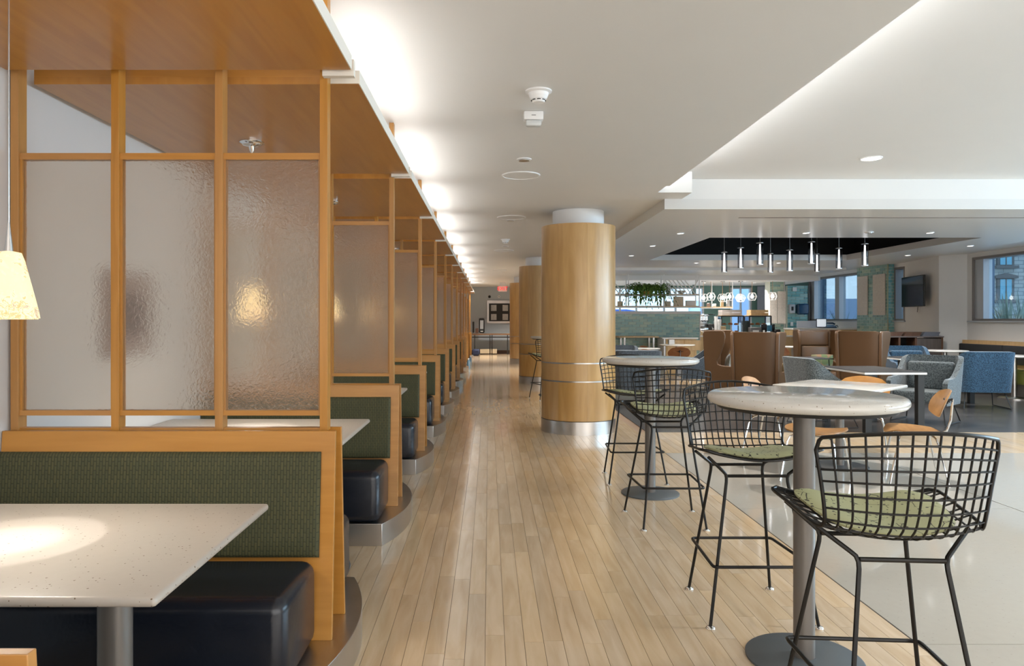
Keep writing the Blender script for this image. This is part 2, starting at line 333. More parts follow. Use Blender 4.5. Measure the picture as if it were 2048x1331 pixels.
def thing(name, label, cat, loc=(0, 0, 0), rz=0, group=None):
    o = bpy.data.objects.new(name, None); COL.objects.link(o); o.empty_display_size = .1
    o.location = loc; o.rotation_euler = (0, 0, rz); return tag(o, label, cat, group)
def struct(name, mb, m, parent=None, **k):
    o = mb.build(name, m, parent, **k)
    if parent is None: o['kind'] = 'structure'
    return o
def dup(root, loc, rz=None, label=None, group=None):
    def cp(o, par):
        c = o.copy(); COL.objects.link(c)
        if par: c.parent = par
        for ch in list(o.children): cp(ch, c)
        return c
    r = cp(root, None); r.location = loc
    if rz is not None: r.rotation_euler = (0, 0, rz)
    if label: r['label'] = label
    if group: r['group'] = group
    return r
ORD = ['nearest', 'second', 'third', 'fourth', 'fifth', 'sixth', 'seventh', 'eighth', 'ninth', 'tenth', 'eleventh', 'twelfth']
def rnd_quad(u, v, k=.6):
    u = u * 2 - 1; v = v * 2 - 1
    return u * math.sqrt(max(0, 1 - k * v * v / 2)), v * math.sqrt(max(0, 1 - k * u * u / 2))

# ------------------------------------------------------------------ room shell
XL, XR, XE = -1.93, 9.75, 1.81
CZ = 2.71
YB, YF, YC = -3.0, 29.5, 22.1
struct('wall_left', MB().box(XL - .12, XL, YB, YF, 0, 3.1), wallp)
struct('wall_back', MB().box(XL - .12, XR + .3, YB - .12, YB, 0, 3.1), wallw)
struct('wall_far', MB().box(XL - .12, 2.6, YF, YF + .12, 0, 3.1), wallg)
struct('wall_aisle_end', MB().box(2.45, 2.6, YC, YF, 0, 3.1), wallw)
struct('baseboard_far', MB().box(XL, 2.45, YF - .03, YF, 0, .13), darkw)
# ceiling: main plane with the big tray opening on the right
ceil = struct('ceiling', MB().box(XL, 1.5, YB, YF, CZ, 3.1).box(1.5, XE, YB, 7.25, CZ, CZ + .045).box(1.5, 1.777, 7.25, 7.64, CZ, CZ + .045)
    .box(1.5, 2.45, 17.04, YF, CZ, 3.1).box(1.5, 2.14, 7.64, 8.05, CZ, 3.1).box(1.5, 2.1, 8.05, 17.04, CZ, 3.1), paint, smooth=False)
struct('trim_1', MB().box(1.777, XE, 7.25, 7.27, CZ, CZ + .045), white)
struct('ceiling_tray', MB().box(1.38, 9.0, YB, 8.05, 2.93, 3.1).box(2.10, 8.4, 8.05, 8.10, CZ, 3.1).box(8.4, 8.5, YB, 8.05, CZ, 3.1), paint, smooth=False)
struct('ceiling_perimeter', MB().box(8.5, XR, YB, 8.05, CZ, 2.92).box(8.4, XR, 8.10, YC, CZ, 2.92).box(7.9, 8.4, 17.04, YC, CZ, 3.1), paint, smooth=False)
# dropped soffit with black opening
SZ = 2.596
sof = struct('ceiling_soffit', MB().box(1.949, 3.3, 8.05, 17.04, SZ, CZ).box(7.37, 8.4, 8.05, 17.04, SZ, CZ).box(3.3, 7.37, 8.05, 8.69, SZ, CZ).box(3.3, 7.37, 8.73, 10.84, SZ, CZ).box(3.3, 7.37, 14.94, 17.04, SZ, CZ)
    .box(2.25, 3.3, 8.69, 8.73, SZ + .03, CZ).box(3.3, 7.37, 8.69, 8.73, SZ + .03, CZ), gloss, smooth=False)
struct('trim_2', MB().box(3.0, 8.1, 8.695, 8.725, SZ - .004, SZ + .02), plain('slot_grey', (.2, .17, .15), .6))
struct('ceiling_void', MB().box(3.0, 7.7, 10.6, 15.2, 3.5, 3.6).box(3.0, 3.1, 10.6, 15.2, CZ, 3.5).box(7.6, 7.7, 10.6, 15.2, CZ, 3.5).box(3.1, 7.6, 10.6, 10.7, CZ, 3.5).box(3.1, 7.6, 15.1, 15.2, CZ, 3.5), void, smooth=False)
struct('ceiling_back_soffit', MB().box(1.949, 8.4, 17.04, 19.0, 2.533, CZ), gloss, smooth=False)
pts = [(2.45, 18.98), (8.55, 18.98), (8.68, 19.03), (8.75, 19.15), (8.75, YC), (2.45, YC)]
struct('trim_3', MB().prism(pts, 2.405, 2.532), white)
# floors
fl = bpy.data.objects.new('floor', None); COL.objects.link(fl); fl['kind'] = 'structure'
MB().box(XL, 12, YB, YF, -.06, -.008).build('subfloor', plain('joint_dark', (.22, .14, .08), .7), fl, smooth=False)
BW = .083
x = -1.93 + .02; rows = []
nx = int((XE - (-1.93)) / BW) + 1
def plankmesh(L, wd):
    g = .0003; b = .0006; m = MB()
    x0, x1, y0, y1 = -wd / 2 + g, wd / 2 - g, -L / 2 + g, L / 2 - g
    m.add([(x0, y0, -.008), (x1, y0, -.008), (x1, y1, -.008), (x0, y1, -.008), (x0 + b, y0 + b, 0), (x1 - b, y0 + b, 0), (x1 - b, y1 - b, 0), (x0 + b, y1 - b, 0)],
          [(4, 5, 6, 7), (0, 1, 5, 4), (1, 2, 6, 5), (2, 3, 7, 6), (3, 0, 4, 7)])
    return m
pm = {}
for L in (.6, .9, 1.2, 1.5):
    me = plankmesh(L, BW).mesh('board', smooth=False); me.materials.append(floorw); pm[L] = me
far = MB(); near = 0
def boardinto(mb, xc, y0, y1):
    m = plankmesh(y1 - y0, BW); mb.add([(a + xc, b + (y0 + y1) / 2, c) for a, b, c in m.v], m.f)
XW = XE - BW / 2
i = 0
while True:
    xc = XW - i * BW; i += 1
    if xc < XL: break
    y = -3.0
    vis = xc > -.72
    y = 2.6 + random.uniform(-.8, 0) if vis else YB
    if vis:
        boardinto(far, xc, YB, y)
        while y < 11.0:
            L = random.choice((.6, .9, .9, 1.2, 1.2, 1.5))
            if near < 298:
                o = bpy.data.objects.new('board', pm[L]); COL.objects.link(o); o.parent = fl; o.location = (xc, y + L / 2, 0); near += 1
            else: boardinto(far, xc, y, y + L)
            y += L
        while y < YF:
            L = random.uniform(.6, 1.5); e = min(y + L, YF); boardinto(far, xc, y, e); y += L
    else:
        while y < YF:
            L = random.uniform(1.5, 3); e = min(y + L, YF); boardinto(far, xc, y, e); y += L
# cross strip of boards beyond the pale floor
xc = XE + BW / 2
while xc < XR:
    y = 7.47
    while y < 8.83:
        L = random.choice((.68, .5, .86)); e = min(y + L, 8.83)
        if 8.83 - e < .15: e = 8.83
        boardinto(far, xc, y, e); y = e
    xc += BW
far.build('far_boards', floorw, fl, smooth=False, kind='stuff')
# pale polished slabs right of the boards
for a in range(4):
    for b in range(5):
        x0, x1 = XE + .006 + a * 2.0, min(XE + (a + 1) * 2.0, XR); y1 = 7.46 - b * 2.2; y0 = max(y1 - 2.2 + .004, YB)
        MB().box(x0, x1 - .004, y0, y1, -.01, 0).build('floor_slab', terr, fl, smooth=False)
MB().box(XE, XE + .006, YB, 7.47, -.01, .001).build('divider_strip', plain('dark_strip', (.05, .035, .02), .5), fl, smooth=False)
dk = MB(); y = 8.835; r = 0
while y < 15.4:
    x = 1.98 + random.uniform(-1.0, 0)
    while x < XR:
        a = max(x, XE + .12); b = min(x + 1.2, XR); x += 1.2
        if b - a > .02: dk.box(a, b - .002, y, y + .148, -.01, 0)
    y += .15
dk.build('dark_planks', vinylf, fl, smooth=False, kind='stuff')
MB().box(XE + .12, XR, 15.4, 16.9, -.01, 0).build('wood_band', floorw, fl, smooth=False)
MB().box(XE + .12, XR, 16.9, YC, -.01, 0).build('cafe_floor', plain('light_cafe_floor', (.42, .41, .39), .2), fl, smooth=False)

# right window wall
WZ0, WZ1 = 1.35, 2.62
wr = MB().box(XR, XR + .25, YB, YC, 0, WZ0).box(XR, XR + .25, YB, YC, WZ1, 3.1).box(XR, XR + .25, 14.62, 17.0, WZ0, WZ1).box(XR, XR + .25, 17.42, 18.95, WZ0, WZ1).box(XR, XR + .25, YB, .5, WZ0, WZ1)
struct('wall_right', wr, wallw, smooth=False)
struct('trim_4', MB().prism([(9.42, 15.18), (XR, 14.78), (XR, 17.0)], 0, CZ), wallw, smooth=False)
def window(name, y0, y1, mulls):
    w_ = bpy.data.objects.new(name, None); COL.objects.link(w_); w_['kind'] = 'structure'
    f = MB(); t = .05
    f.box(XR - .01, XR + .20, y0, y1, WZ0, WZ0 + .04).box(XR - .01, XR + .2, y0, y1, WZ1 - .05, WZ1).box(XR - .01, XR + .2, y0, y0 + t, WZ0 + .04, WZ1 - .05).box(XR - .01, XR + .2, y1 - t, y1, WZ0 + .04, WZ1 - .05)
    f.build('window_frame', frame_b, w_, smooth=False, label='bronze coloured outer frame')
    MB().box(XR - .05, XR + .02, y0 - .05, y1 + .1, WZ0 - .03, WZ0).build('window_sill', alum, w_, smooth=False)
    e = [y0] + mulls + [y1]
    for ym in mulls: MB().box(XR + .02, XR + .20, ym - .12, ym + .12, WZ0 + .04, WZ1 - .05).build('mullion', alum, w_, smooth=False)
    for a, b in zip(e[:-1], e[1:]): MB().box(XR + .135, XR + .142, a + .05, b - .05, WZ0 + .04, WZ1 - .05).build('pane', glass, w_, smooth=False)
    return w_
window('window_1', .5, 14.62, [3.0, 5.6, 8.4, 11.2, 14.45]); window('window_2', 17.0, 17.42, []); window('window_3', 18.95, YC, [20.35, 21.9])
# cafe back wall with a shop window
bw = MB(); wx0, wx1, wz0, wz1 = 3.3, 6.55, .9, 2.35; dx0, dx1 = 7.35, 8.0
bw.box(2.45, wx0, YC, YC + .2, 0, 3.1).box(wx0, wx1, YC, YC + .2, 0, wz0).box(wx0, wx1, YC, YC + .2, wz1, 3.1).box(wx1, dx0, YC, YC + .2, 0, 3.1).box(dx0, dx1, YC, YC + .2, 0, .9).box(dx0, dx1, YC, YC + .2, 2.35, 3.1).box(dx1, XR + .25, YC, YC + .2, 0, 3.1)
struct('wall_cafe', bw, plain('cafe_wall_teal', (.10, .20, .18), .5), smooth=False)
for nm, a, b, ms in (('window_4', wx0, wx1, [4.0, 4.5, 5.35, 5.7]), ('window_5', dx0, dx1, [7.68])):
    w_ = bpy.data.objects.new(nm, None); COL.objects.link(w_); w_['kind'] = 'structure'
    MB().box(a, b, YC - .02, YC + .1, wz1 - .04, wz1).box(a, b, YC - .02, YC + .1, wz0, wz0 + .04).box(a, a + .05, YC - .02, YC + .1, wz0 + .04, wz1 - .04).box(b - .05, b, YC - .02, YC + .1, wz0 + .04, wz1 - .04).build('window_frame', alum, w_, smooth=False)
    for q in ms: MB().box(q - .02, q + .02, YC, YC + .1, wz0 + .04, wz1 - .04).build('mullion', alum, w_, smooth=False)
    MB().box(a + .05, b - .05, YC + .11, YC + .116, wz0, wz1).build('pane', glass, w_, smooth=False)

# ------------------------------------------------------------------ columns
def columnx(cx, cy, label, fine=True):
    t = thing('round_column', label, 'column', (cx, cy, 0), 0, 'maple clad columns along the aisle')
    MB().cyl(0, 0, 0, .154, .461, 64).build('steel_base', steel, t, label='brushed steel skirt')
    bands = [(.162, .624), (.640, .842), (.858, 2.52)]
    for z0, z1 in bands:
        for k in range(8):
            a0 = k * PI / 4 + .12; a1 = a0 + PI / 4 - .0015
            MB().lathe([(.44, z0), (.458, z0), (.458, z1), (.44, z1)], 0, 0, 12, a0=a0, a1=a1).build('veneer_panel', column, t)
    for z in (.632, .850): MB().cyl(0, 0, z - .007, z + .007, .460, 64).build('metal_ring', steel, t)
    MB().cyl(0, 0, .15, 2.51, .438, 40).build('core', darkw, t)
    MB().cyl(0, 0, 2.50, CZ + .01, .318, 48).build('white_collar', white, t, label='plain white drum between wood and ceiling')
    return t
columnx(1.112, 9.04, 'thick maple clad round column, nearest one, beside the bar table')
columnx(1.112, 15.8, 'maple clad round column standing second along the aisle')
columnx(1.112, 22.9, 'maple clad round column farthest down the aisle, before the notice board')

# ------------------------------------------------------------------ booths
PY = 2.02; PY0 = 2.93; NB = 12
def booth(n):
    t = thing('booth_bench', 'x', 'booth', (0, PY0 + n * PY, 0), 0, 'back to back booth benches along the left wall')
    xa = XL
    # platform with bowed aisle side
    xa += .003; pts = [(xa, -.56), (-.648, -.56)]
    for i in range(1, 24):
        y = -.56 + 1.12 * i / 24; pts.append((-.648 + .115 * (1 - (y / .56) ** 2), y))
    pts += [(-.648, .56), (xa, .56)]
    MB().prism(pts, 0, .134).build('platform', steel, t, label='bow fronted brushed steel plinth', bevel=.002)
    for s in (-1, 1):
        # slanted back panel
        P = lambda y, z: (y * s, z)
        q = [P(-.135, .134), P(-.115, .134), P(-.043, .93), P(-.063, .93)]
        MB().prism(q, xa + .002, -.607, 'x').build('back_panel', mapleH, t, smooth=False, bevel=.0015)
        # cushion on the panel
        def cf(u, v):
            z = .447 + .404 * v; yb = -.135 + (z - .134) / .796 * .072
            xx = xa + .003 + (-.660 - xa - .003) * u
            e = min(1, (1 - u) / .012, v / .04, (1 - v) / .04, 1)
            return (xx, s * (yb - .006 - .018 * math.sqrt(max(0, e))), z)
        m = MB(); g = 40; U = [0, .004, .012, .03] + [.03 + .93 * i / g for i in range(1, g)] + [.975, .99, 1]
        Vv = [0, .015, .04, .2, .4, .6, .8, .96, .985, 1]
        vs = [cf(u, v) for u in U for v in Vv]; nv = len(Vv)
        fs = []
        for i in range(len(U) - 1):
            for j in range(nv - 1):
                f = (i * nv + j, (i + 1) * nv + j, (i + 1) * nv + j + 1, i * nv + j + 1); fs.append(f if s > 0 else f[::-1])
        m.add(vs, fs).build('back_cushion', green, t, label='olive green woven upholstery panel')
        y0, y1 = (-.565, -.128) if s > 0 else (.128, .565)
        MB().rbox(xa + .01, -.664, y0, y1, .136, .452, .05, 4).build('seat', vinyl, t, label='glossy navy vinyl seat block')
    return t
b0 = booth(0)
bl = lambda n: ('booth bench pair %s to the camera, navy seats and green woven backs' % ORD[n]) if n == 0 else ('%s booth bench pair from the camera along the left wall' % ORD[n])
b0['label'] = 'booth bench pair nearest the camera, green woven back facing the big stone table'
for n in range(-1, NB):
    if n == 0: continue
    lab = 'booth bench pair behind the near table, only its top corner in the bottom left corner' if n < 0 else '%s booth bench pair down the left wall, green backs and navy seats' % ORD[n]
    dup(b0, (0, PY0 + n * PY, 0), label=lab)
# partition screens
PXS = [-.663, -1.083, -1.499, -1.902]
def screenp():
    t = thing('partition_screen', 'rippled glass partition screen in maple posts, nearest one at the left', 'screen', (0, PY0, 0), 0, 'glass partition screens above the booth backs')
    for xp in PXS:
        MB().box(xp - .0155, xp + .0155, -.025, .03, .925, CZ - .002).build('post', mapleV, t, smooth=False, bevel=.001)
    for a, b in zip(PXS[1:], PXS[:-1]):
        x0, x1 = a + .0155, b - .0155
        MB().box(x0, x1, -.015, .02, 2.014, 2.040).build('top_rail', mapleH, t, smooth=False)
        MB().box(x0, x1, -.015, .02, .985, 1.0057).build('bottom_rail', mapleH, t, smooth=False)
        MB().box(x0, x1, -.015, .02, .920, .936).build('base_rail', mapleH, t, smooth=False)
        MB().box(x0, x0 + .008, -.012, .017, 1.0057, 2.014).box(x1 - .008, x1, -.012, .017, 1.0057, 2.014).build('stop_bead', mapleV, t, smooth=False)
        MB().box(x0 + .002, x1 - .002, -.003, .005, 1.0, 2.02).build('glass_pane', frost, t, smooth=False)
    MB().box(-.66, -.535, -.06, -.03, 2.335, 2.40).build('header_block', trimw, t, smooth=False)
    return t
sc0 = screenp()
for n in range(1, NB): dup(sc0, (0, PY0 + n * PY, 0), label='%s rippled glass partition screen from the camera, in maple posts' % ORD[n])
# canopies
def canopy():
    t = thing('wood_canopy', 'maple ceiling canopy panel nearest overhead at the upper left', 'canopy', (0, PY0 - PY / 2, 2.35), 0, 'maple canopy panels over the booths')
    y0, y1 = -PY / 2 + .09, PY / 2 - .085
    MB().box(-1.895, -.5425, y0, y1, 0, .03).build('soffit_panel', maplec, t, smooth=False)
    MB().box(-1.895, -.66, y0, y0 + .015, .03, .064).build('edge_board', mapleH, t, smooth=False); MB().box(-1.895, -.545, y1 - .015, y1, .03, .064).build('edge_board', mapleH, t, smooth=False)
    MB().box(-.5425, -.5385, y0, y1, .0, .056).box(-.66, -.5385, y0 - .004, y0, .002, .056).build('edge_trim', trimw, t, smooth=False, label='maple edge coloured off white as if uplit')  # pale colour stands in for uplight on the maple edges
    MB().box(-.66, -.60, y0 + .12, y1 - .12, .045, .060).build('light_strip', ledw, t, smooth=False, label='bright uplight strip')
    MB().box(-.68, -.58, y0 + .1, y1 - .1, .03, .045).build('strip_housing', white, t, smooth=False)
    return t
cp = canopy()
for n in range(1, NB + 1): dup(cp, (0, PY0 - PY / 2 + n * PY, 2.35), label='%s maple canopy panel from the camera over the booths' % (ORD[n] if n < 12 else 'farthest'))
# tables in booths
TX0, TX1 = -1.92, -.72
def btable():
    t = thing('booth_table', 'speckled stone booth table nearest the camera, with the lamp glow on it', 'table', (-1.32, 1.97, 0), 0, 'stone topped booth tables')
    MB().rbox(-.6, .6, -.405, .405, .747, .77, .010, 3).build('tabletop', quartz, t, label='pale stone top with brown specks')
    MB().cyl(.304, 0, .03, .747, .044, 32).build('pedestal', pole, t)
    MB().lathe([(.25, 0), (.25, .012), (.06, .03)], .304, 0, 32).build('foot_plate', basem, t)
    MB().box(-.6, -.55, -.3, .3, .68, .747).build('wall_bracket', pole, t, smooth=False)
    return t
bt = btable()
for n in range(1, NB): dup(bt, (-1.32, 1.97 + n * PY, 0), label='%s stone topped booth table from the camera' % ORD[n])
# pendants over the booth tables
def pendant():
    t = thing('pendant_lamp', 'lit mottled amber glass pendant lamp at the left picture edge', 'lamp', (-1.305, 1.97, 0), 0, 'amber pendants over booth tables')
    MB().lathe([(.066, 2.349), (.066, 2.343), (.052, 2.335), (.05, 2.33), (.018, 2.322), (.012, 2.30), (.004, 2.285)], n=32).build('ceiling_rose', chrome, t, label='stepped chrome ceiling rose with a spike')
    MB().tube([(0, 0, 2.30), (0, 0, 1.62)], .0022, 6).build('cord', nickel, t)
    MB().lathe([(.012, 1.553), (.010, 1.57), (.003, 1.635)], n=16).build('cone', nickel, t)
    m = MB(); pr = [(.0735, 1.374), (.070, 1.395), (.062, 1.43), (.050, 1.48), (.038, 1.53), (.030, 1.552), (.012, 1.556)]
    m.lathe(pr + [(p[0] - .004, p[1] - .003) for p in pr[::-1]], n=40, cap=False); m.build('shade', shadem, t)
    MB().lathe([(.001, 1.43), (.014, 1.44), (.016, 1.47), (.010, 1.50)], n=12).build('bulb', bulbw, t)
    spot('pendant_light', (0, 0, 1.42), 7, (1, .95, .87), 41, .06, .008, t); spot('pendant_core_light', (0, 0, 1.42), 9, (1, .95, .87), 27, .5, .008, t)
    spot('pendant_glow', (0, 0, 1.39), 12, (1, .93, .82), 165, 1, .03, t)
    return t
pd = pendant()
for n in range(1, NB): dup(pd, (-1.305, 1.97 + n * PY, 0), label='%s amber pendant lamp from the camera, over its booth table' % ORD[n])
t = thing('framed_print', 'small dark framed print on the wall behind the rippled glass', 'picture', (XL, 3.85, 1.4))
MB().box(0, .03, -.24, .24, -.22, .22).build('frame', plain('print_frame', (.30, .22, .20), .5), t, smooth=False); MB().box(.03, .034, -.13, .12, -.12, .10).build('print', plain('print_dark', (.09, .05, .045), .6), t, smooth=False)

# ------------------------------------------------------------------ bar stools and round tables
def cat(P, x):
    for i in range(len(P) - 1):
        if x <= P[i + 1][0] or i == len(P) - 2:
            p0 = P[max(i - 1, 0)]; p1 = P[i]; p2 = P[i + 1]; p3 = P[min(i + 2, len(P) - 1)]
            k = (x - p1[0]) / (p2[0] - p1[0]); out = []
            for c in range(1, len(p1)):
                h = p2[0] - p1[0]
                m1 = (p2[c] - p0[c]) / (p2[0] - p0[0]) * h; m2 = (p3[c] - p1[c]) / (p3[0] - p1[0]) * h
                out.append((2 * k ** 3 - 3 * k * k + 1) * p1[c] + (k ** 3 - 2 * k * k + k) * m1 + (-2 * k ** 3 + 3 * k * k) * p2[c] + (k ** 3 - k * k) * m2)
            return out
#        t    y     z    hw    cy   raise
PROF = [(0, .255, .748, .255, -.03, .042), (.16, .19, .738, .275, 0, .050), (.33, .06, .722, .262, 0, .052), (.48, -.08, .713, .250, .01, .046), (.58, -.160, .730, .232, .045, .022),
        (.66, -.206, .777, .228, .07, .004), (.80, -.240, .90, .242, .095, -.010), (1, -.268, 1.055, .264, .120, -.035)]
def surf(s, t):
    y, z, hw, cy, ra = cat(PROF, t)
    return Vector((hw * s, y + cy * s * s, z + ra * s * s))
def stool():
    t = thing('bar_stool', 'x', 'bar stool', (0, 0, 0), 0, 'black wire bar stools')
    w_ = MB(); NT = 36
    for i in range(1, 14):
        s = -1 + 2 * i / 14; w_.tube([surf(s, .0 + j / NT) for j in range(NT + 1)], .0033, 6)
    for tt in [.05, .11, .17, .23, .29, .35, .41, .47, .53]: w_.tube([surf(-1 + 2 * j / 20, tt) for j in range(21)], .0033, 6)
    for tt in [.605, .655, .705, .755, .805, .855, .905, .952]: w_.tube([surf(-1 + 2 * j / 20, tt) for j in range(21)], .0033, 6)
    w_.build('wire_basket', blackm, t)
    lp = [surf(-1, j / NT) for j in range(NT - 1)] + [surf(-1 + .04, 1 - .012)] + [surf(-.93 + 1.86 * j / 20, 1) for j in range(21)] + [surf(.96, 1 - .012)] + [surf(1, (NT - 2 - j) / NT) for j in range(NT - 1)] + [surf(1 - 2 * j / 20, 0) for j in range(1, 20)]
    MB().tube(lp, .0060, 8, closed=True).build('rim', blackm, t)
    def pf(u, v):
        a, b = rnd_quad(u, v, .55); p = surf(a * .80, .30 + b * .235)
        e = 1 - max(abs(u * 2 - 1), abs(v * 2 - 1)) ** 6
        return (p.x, p.y, p.z + .008 + .020 * e + .006 * abs(a))
    MB().shell(pf, 18, 18, .008).build('seat_pad', padm, t, label='pale green pad with black dot print')
    for sx in (-1, 1):
        for f in (1, -1):
            fx, fy = (.24, .235) if f > 0 else (.205, -.235)
            jx, jy = (.135, .14) if f > 0 else (.123, -.125)
            ux, uy, uz = (.235, .19, .752) if f > 0 else (.222, -.06, .735)
            foot = Vector((sx * fx, fy, .012)); jt = Vector((sx * jx, jy, .66)); up = Vector((sx * ux, uy, uz))
            d1 = (jt - foot).normalized(); d2 = (up - jt).normalized()
            P_ = [foot] + [jt - d1 * .03, jt - d1 * .012 + d2 * .003, jt + d2 * .012 - d1 * .001, jt + d2 * .03, up]
            lg = MB().tube(P_, .0075, 8).build('leg', blackm, t)
            MB().lathe([(.019, 0), (.021, .004), (.018, .010), (.009, .014)], sx * fx, fy, 16).build('glide', chrome, lg, label='round chrome foot glide')
    for f in (1, -1):
        jx, jy = (.135, .14) if f > 0 else (.123, -.125)
        MB().tube([(-jx, jy, .657), (jx, jy, .657)], .0075, 8).build('cross_bar', blackm, t)
    a, b, c = .225, .205, .242; z = .27; zz = .012; r = []
    cor = [(-.19, -.20), (.19, -.20), (.213, .215), (-.213, .215)]
    for i in range(4):
        p = Vector((*cor[i], z)); q = Vector((*cor[i - 1], z)); n_ = Vector((*cor[(i + 1) % 4], z)); d0 = (q - p).normalized(); d1 = (n_ - p).normalized(); o_ = Vector((cor[i][0], cor[i][1], 0)).normalized() * .014
        r += [p + o_ + d0 * .03, p + o_ + d0 * .010 + d1 * .003, p + o_ + d1 * .010 + d0 * .003, p + o_ + d1 * .03]
    MB().tube(r, .0072, 8, closed=True).build('footrest', blackm, t)
    return t
st = stool()
# local +y = seat front
st.location = (1.235, 2.275, 0); st.rotation_euler = (0, 0, math.radians(-4)); st['label'] = 'black wire bar stool in the right foreground, back towards the camera'
dup(st, (1.222, 3.45, 0), PI, 'black wire bar stool behind the near round table, facing the camera')
dup(st, (1.208, 4.94, 0), 0, 'black wire bar stool on the near side of the farther round table')
dup(st, (1.235, 6.24, 0), PI, 'black wire bar stool on the far side of the farther table, before the column')
dup(st, (1.0, 12.55, 0), math.radians(15), 'black wire bar stool half hidden between the first and second columns')
def rtable():
    t = thing('round_bar_table', 'tall white round bar table nearest the camera on a grey pedestal', 'table', (1.272, 2.927, 0), 0, 'tall round bar tables')
    MB().lathe([(.30, 1.026), (.352, 1.028), (.366, 1.033), (.375, 1.045), (.375, 1.055), (.370, 1.065), (.360, 1.070), (.001, 1.070)], n=96).build('tabletop', quartzw, t)
    MB().lathe([(.20, 1.010), (.335, 1.014), (.345, 1.026), (.2, 1.026)], n=64).build('under_plate', black, t)
    MB().cyl(0, 0, .012, 1.015, .041, 48).build('pedestal', pole, t)
    MB().lathe([(.001, 0), (.225, 0), (.225, .009), (.218, .014), (.042, .016)], n=64, cap=False).build('base_plate', basem, t)
    return t
rt = rtable()
dup(rt, (1.272, 5.72, 0), 0, 'tall white round bar table standing second, nearer the first column')
dup(rt, (1.13, 13.2, 0), 0, 'tall white round bar table glimpsed between the first and second columns')

# ------------------------------------------------------------------ plywood chairs and low tables
def plychair(mat, name='plywood_chair'):
    t = thing(name, 'x', 'chair', (0, 0, 0), 0)
    def sf(u, v):
        a, b = rnd_quad(u, v, .75)
        x = a * .245 * (1 + .06 * b); y = b * .215
        return (x, y, .43 + .028 * a * a - .012 * (1 - b * b) + (-.028 if b > .6 else 0) * ((b - .6) / .4) ** 2 * 1.2 + .01 * b)
    MB().shell(sf, 16, 16, .010).build('seat', mat, t)
    def bf(u, v):
        a, b = rnd_quad(u, v, .8)
        return (a * .245 * (1 - .12 * b), -.235 - .05 * b + .045 * a * a, .665 + b * .115)
    MB().shell(bf, 16, 12, .010).build('backrest', mat, t)
    for sx in (-1, 1):
        MB().tube([(sx * .235, .20, .0), (sx * .20, .135, .34), (sx * .18, .12, .385), (sx * .14, .11, .40), (0, .10, .402)], .0085, 8).build('leg', chrome, t)
        MB().tube([(sx * .225, -.23, .0), (sx * .185, -.165, .33), (sx * .165, -.15, .375), (sx * .12, -.14, .39), (0, -.14, .392)], .0085, 8).build('leg', chrome, t)
    MB().tube([(0, .11, .402), (0, -.12, .392), (0, -.19, .395), (0, -.255, .43), (0, -.285, .52), (0, -.30, .70)], .0095, 8).build('spine', chrome, t)
    MB().tube([(0, -.30, .70), (0, -.255, .685)], .010, 8).tube([(0, -.262, .685), (0, -.236, .683)], .026, 12).tube([(-.07, -.262, .683), (.07, -.262, .683)], .006, 6).build('mount', black, t)
    return t
pc = plychair(plyw)
def place(o, x, y, dirx, diry, label, group=None, first=False):
    rz = math.atan2(-dirx, diry)
    if first:
        o.location = (x, y, 0); o.rotation_euler = (0, 0, rz); o['label'] = label
        if group: o['group'] = group
        return o
    return dup(o, (x, y, 0), rz, label, group)
G1 = 'light plywood chairs around the square white table'
place(pc, 3.63, 6.22, -.93, .36, 'light plywood chair with chrome legs, right of the square white table', G1, True)
place(pc, 3.78, 7.35, -.5, -.85, 'light plywood chair behind the square table, curved back above the tabletop', G1)
place(pc, 2.80, 6.22, .62, .78, 'light plywood chair left of the square table, seen just behind the near pedestal', G1)
place(pc, 2.87, 7.35, .75, -.65, 'light plywood chair at the far left of the square table, before the leather chair', G1)
pk = plychair(plyd, 'dark_plywood_chair')
G2 = 'dark plywood chairs in the back of the cafe'
place(pk, 4.12, 15.9, 0, 1, 'dark plywood chair with a slotted back, before the white cafe table', G2, True)
place(pk, 3.75, 16.6, .9, .3, 'dark plywood chair seen side on beside the grey armchair tops', G2)
place(pk, 3.35, 14.6, 1, .5, 'dark plywood chair at the far left, behind the slate armchairs', G2)
place(pk, 6.95, 16.6, 1, 0, 'dark plywood chair glimpsed between two brown wing chairs', G2)
t = thing('square_table', 'square white pedestal table turned at an angle behind the near round table', 'table', (3.28, 6.78, 0), math.radians(-48))
MB().rbox(-.44, .44, -.44, .44, .735, .765, .012, 3).build('tabletop', quartzw, t)
MB().cyl(0, 0, .012, .74, .038, 32).build('pedestal', pole, t); MB().lathe([(.001, 0), (.25, 0), (.25, .010), (.24, .014), (.04, .016)], n=48, cap=False).build('base_plate', plain('dark_plate', (.04, .045, .05), .4), t)
def btab(name, label, x0, x1, y0, y1, r=.038, z=.74):
    cx, cy = (x0 + x1) / 2, (y0 + y1) / 2
    t = thing(name, label, 'table', (cx, cy, 0), 0); hx, hy = (x1 - x0) / 2, (y1 - y0) / 2
    MB().box(-hx, hx, -hy, hy, z - .006, z).build('tabletop', plain('black_laminate', (.018, .018, .019), .35), t, smooth=False)
    MB().box(-hx, hx, -hy, hy, z - .03, z - .006).build('table_edge', pearl, t, smooth=False, label='pale edge below the black surface')
    for a in (-1, 1):
        for b in (-1, 1): MB().box(a * (hx - r - .02) - r, a * (hx - r - .02) + r, b * (hy - r - .02) - r, b * (hy - r - .02) + r, 0, z - .03).build('leg', black, t, smooth=False)
    return t
btab('black_table', 'black topped table with square black legs between the grey armchairs', 4.52, 5.27, 8.72, 9.9)
btab('black_table', 'black topped table in front of the blue armchair by the waste cabinet', 6.72, 7.98, 11.86, 12.6)
t = thing('side_table', 'small black table with thin legs between the brown wing chairs', 'table', (5.25, 12.1, 0), 0)
MB().box(-.36, .36, -.3, .3, .725, .74).build('tabletop', plain('black_laminate', (.018, .018, .019), .35), t, smooth=False)
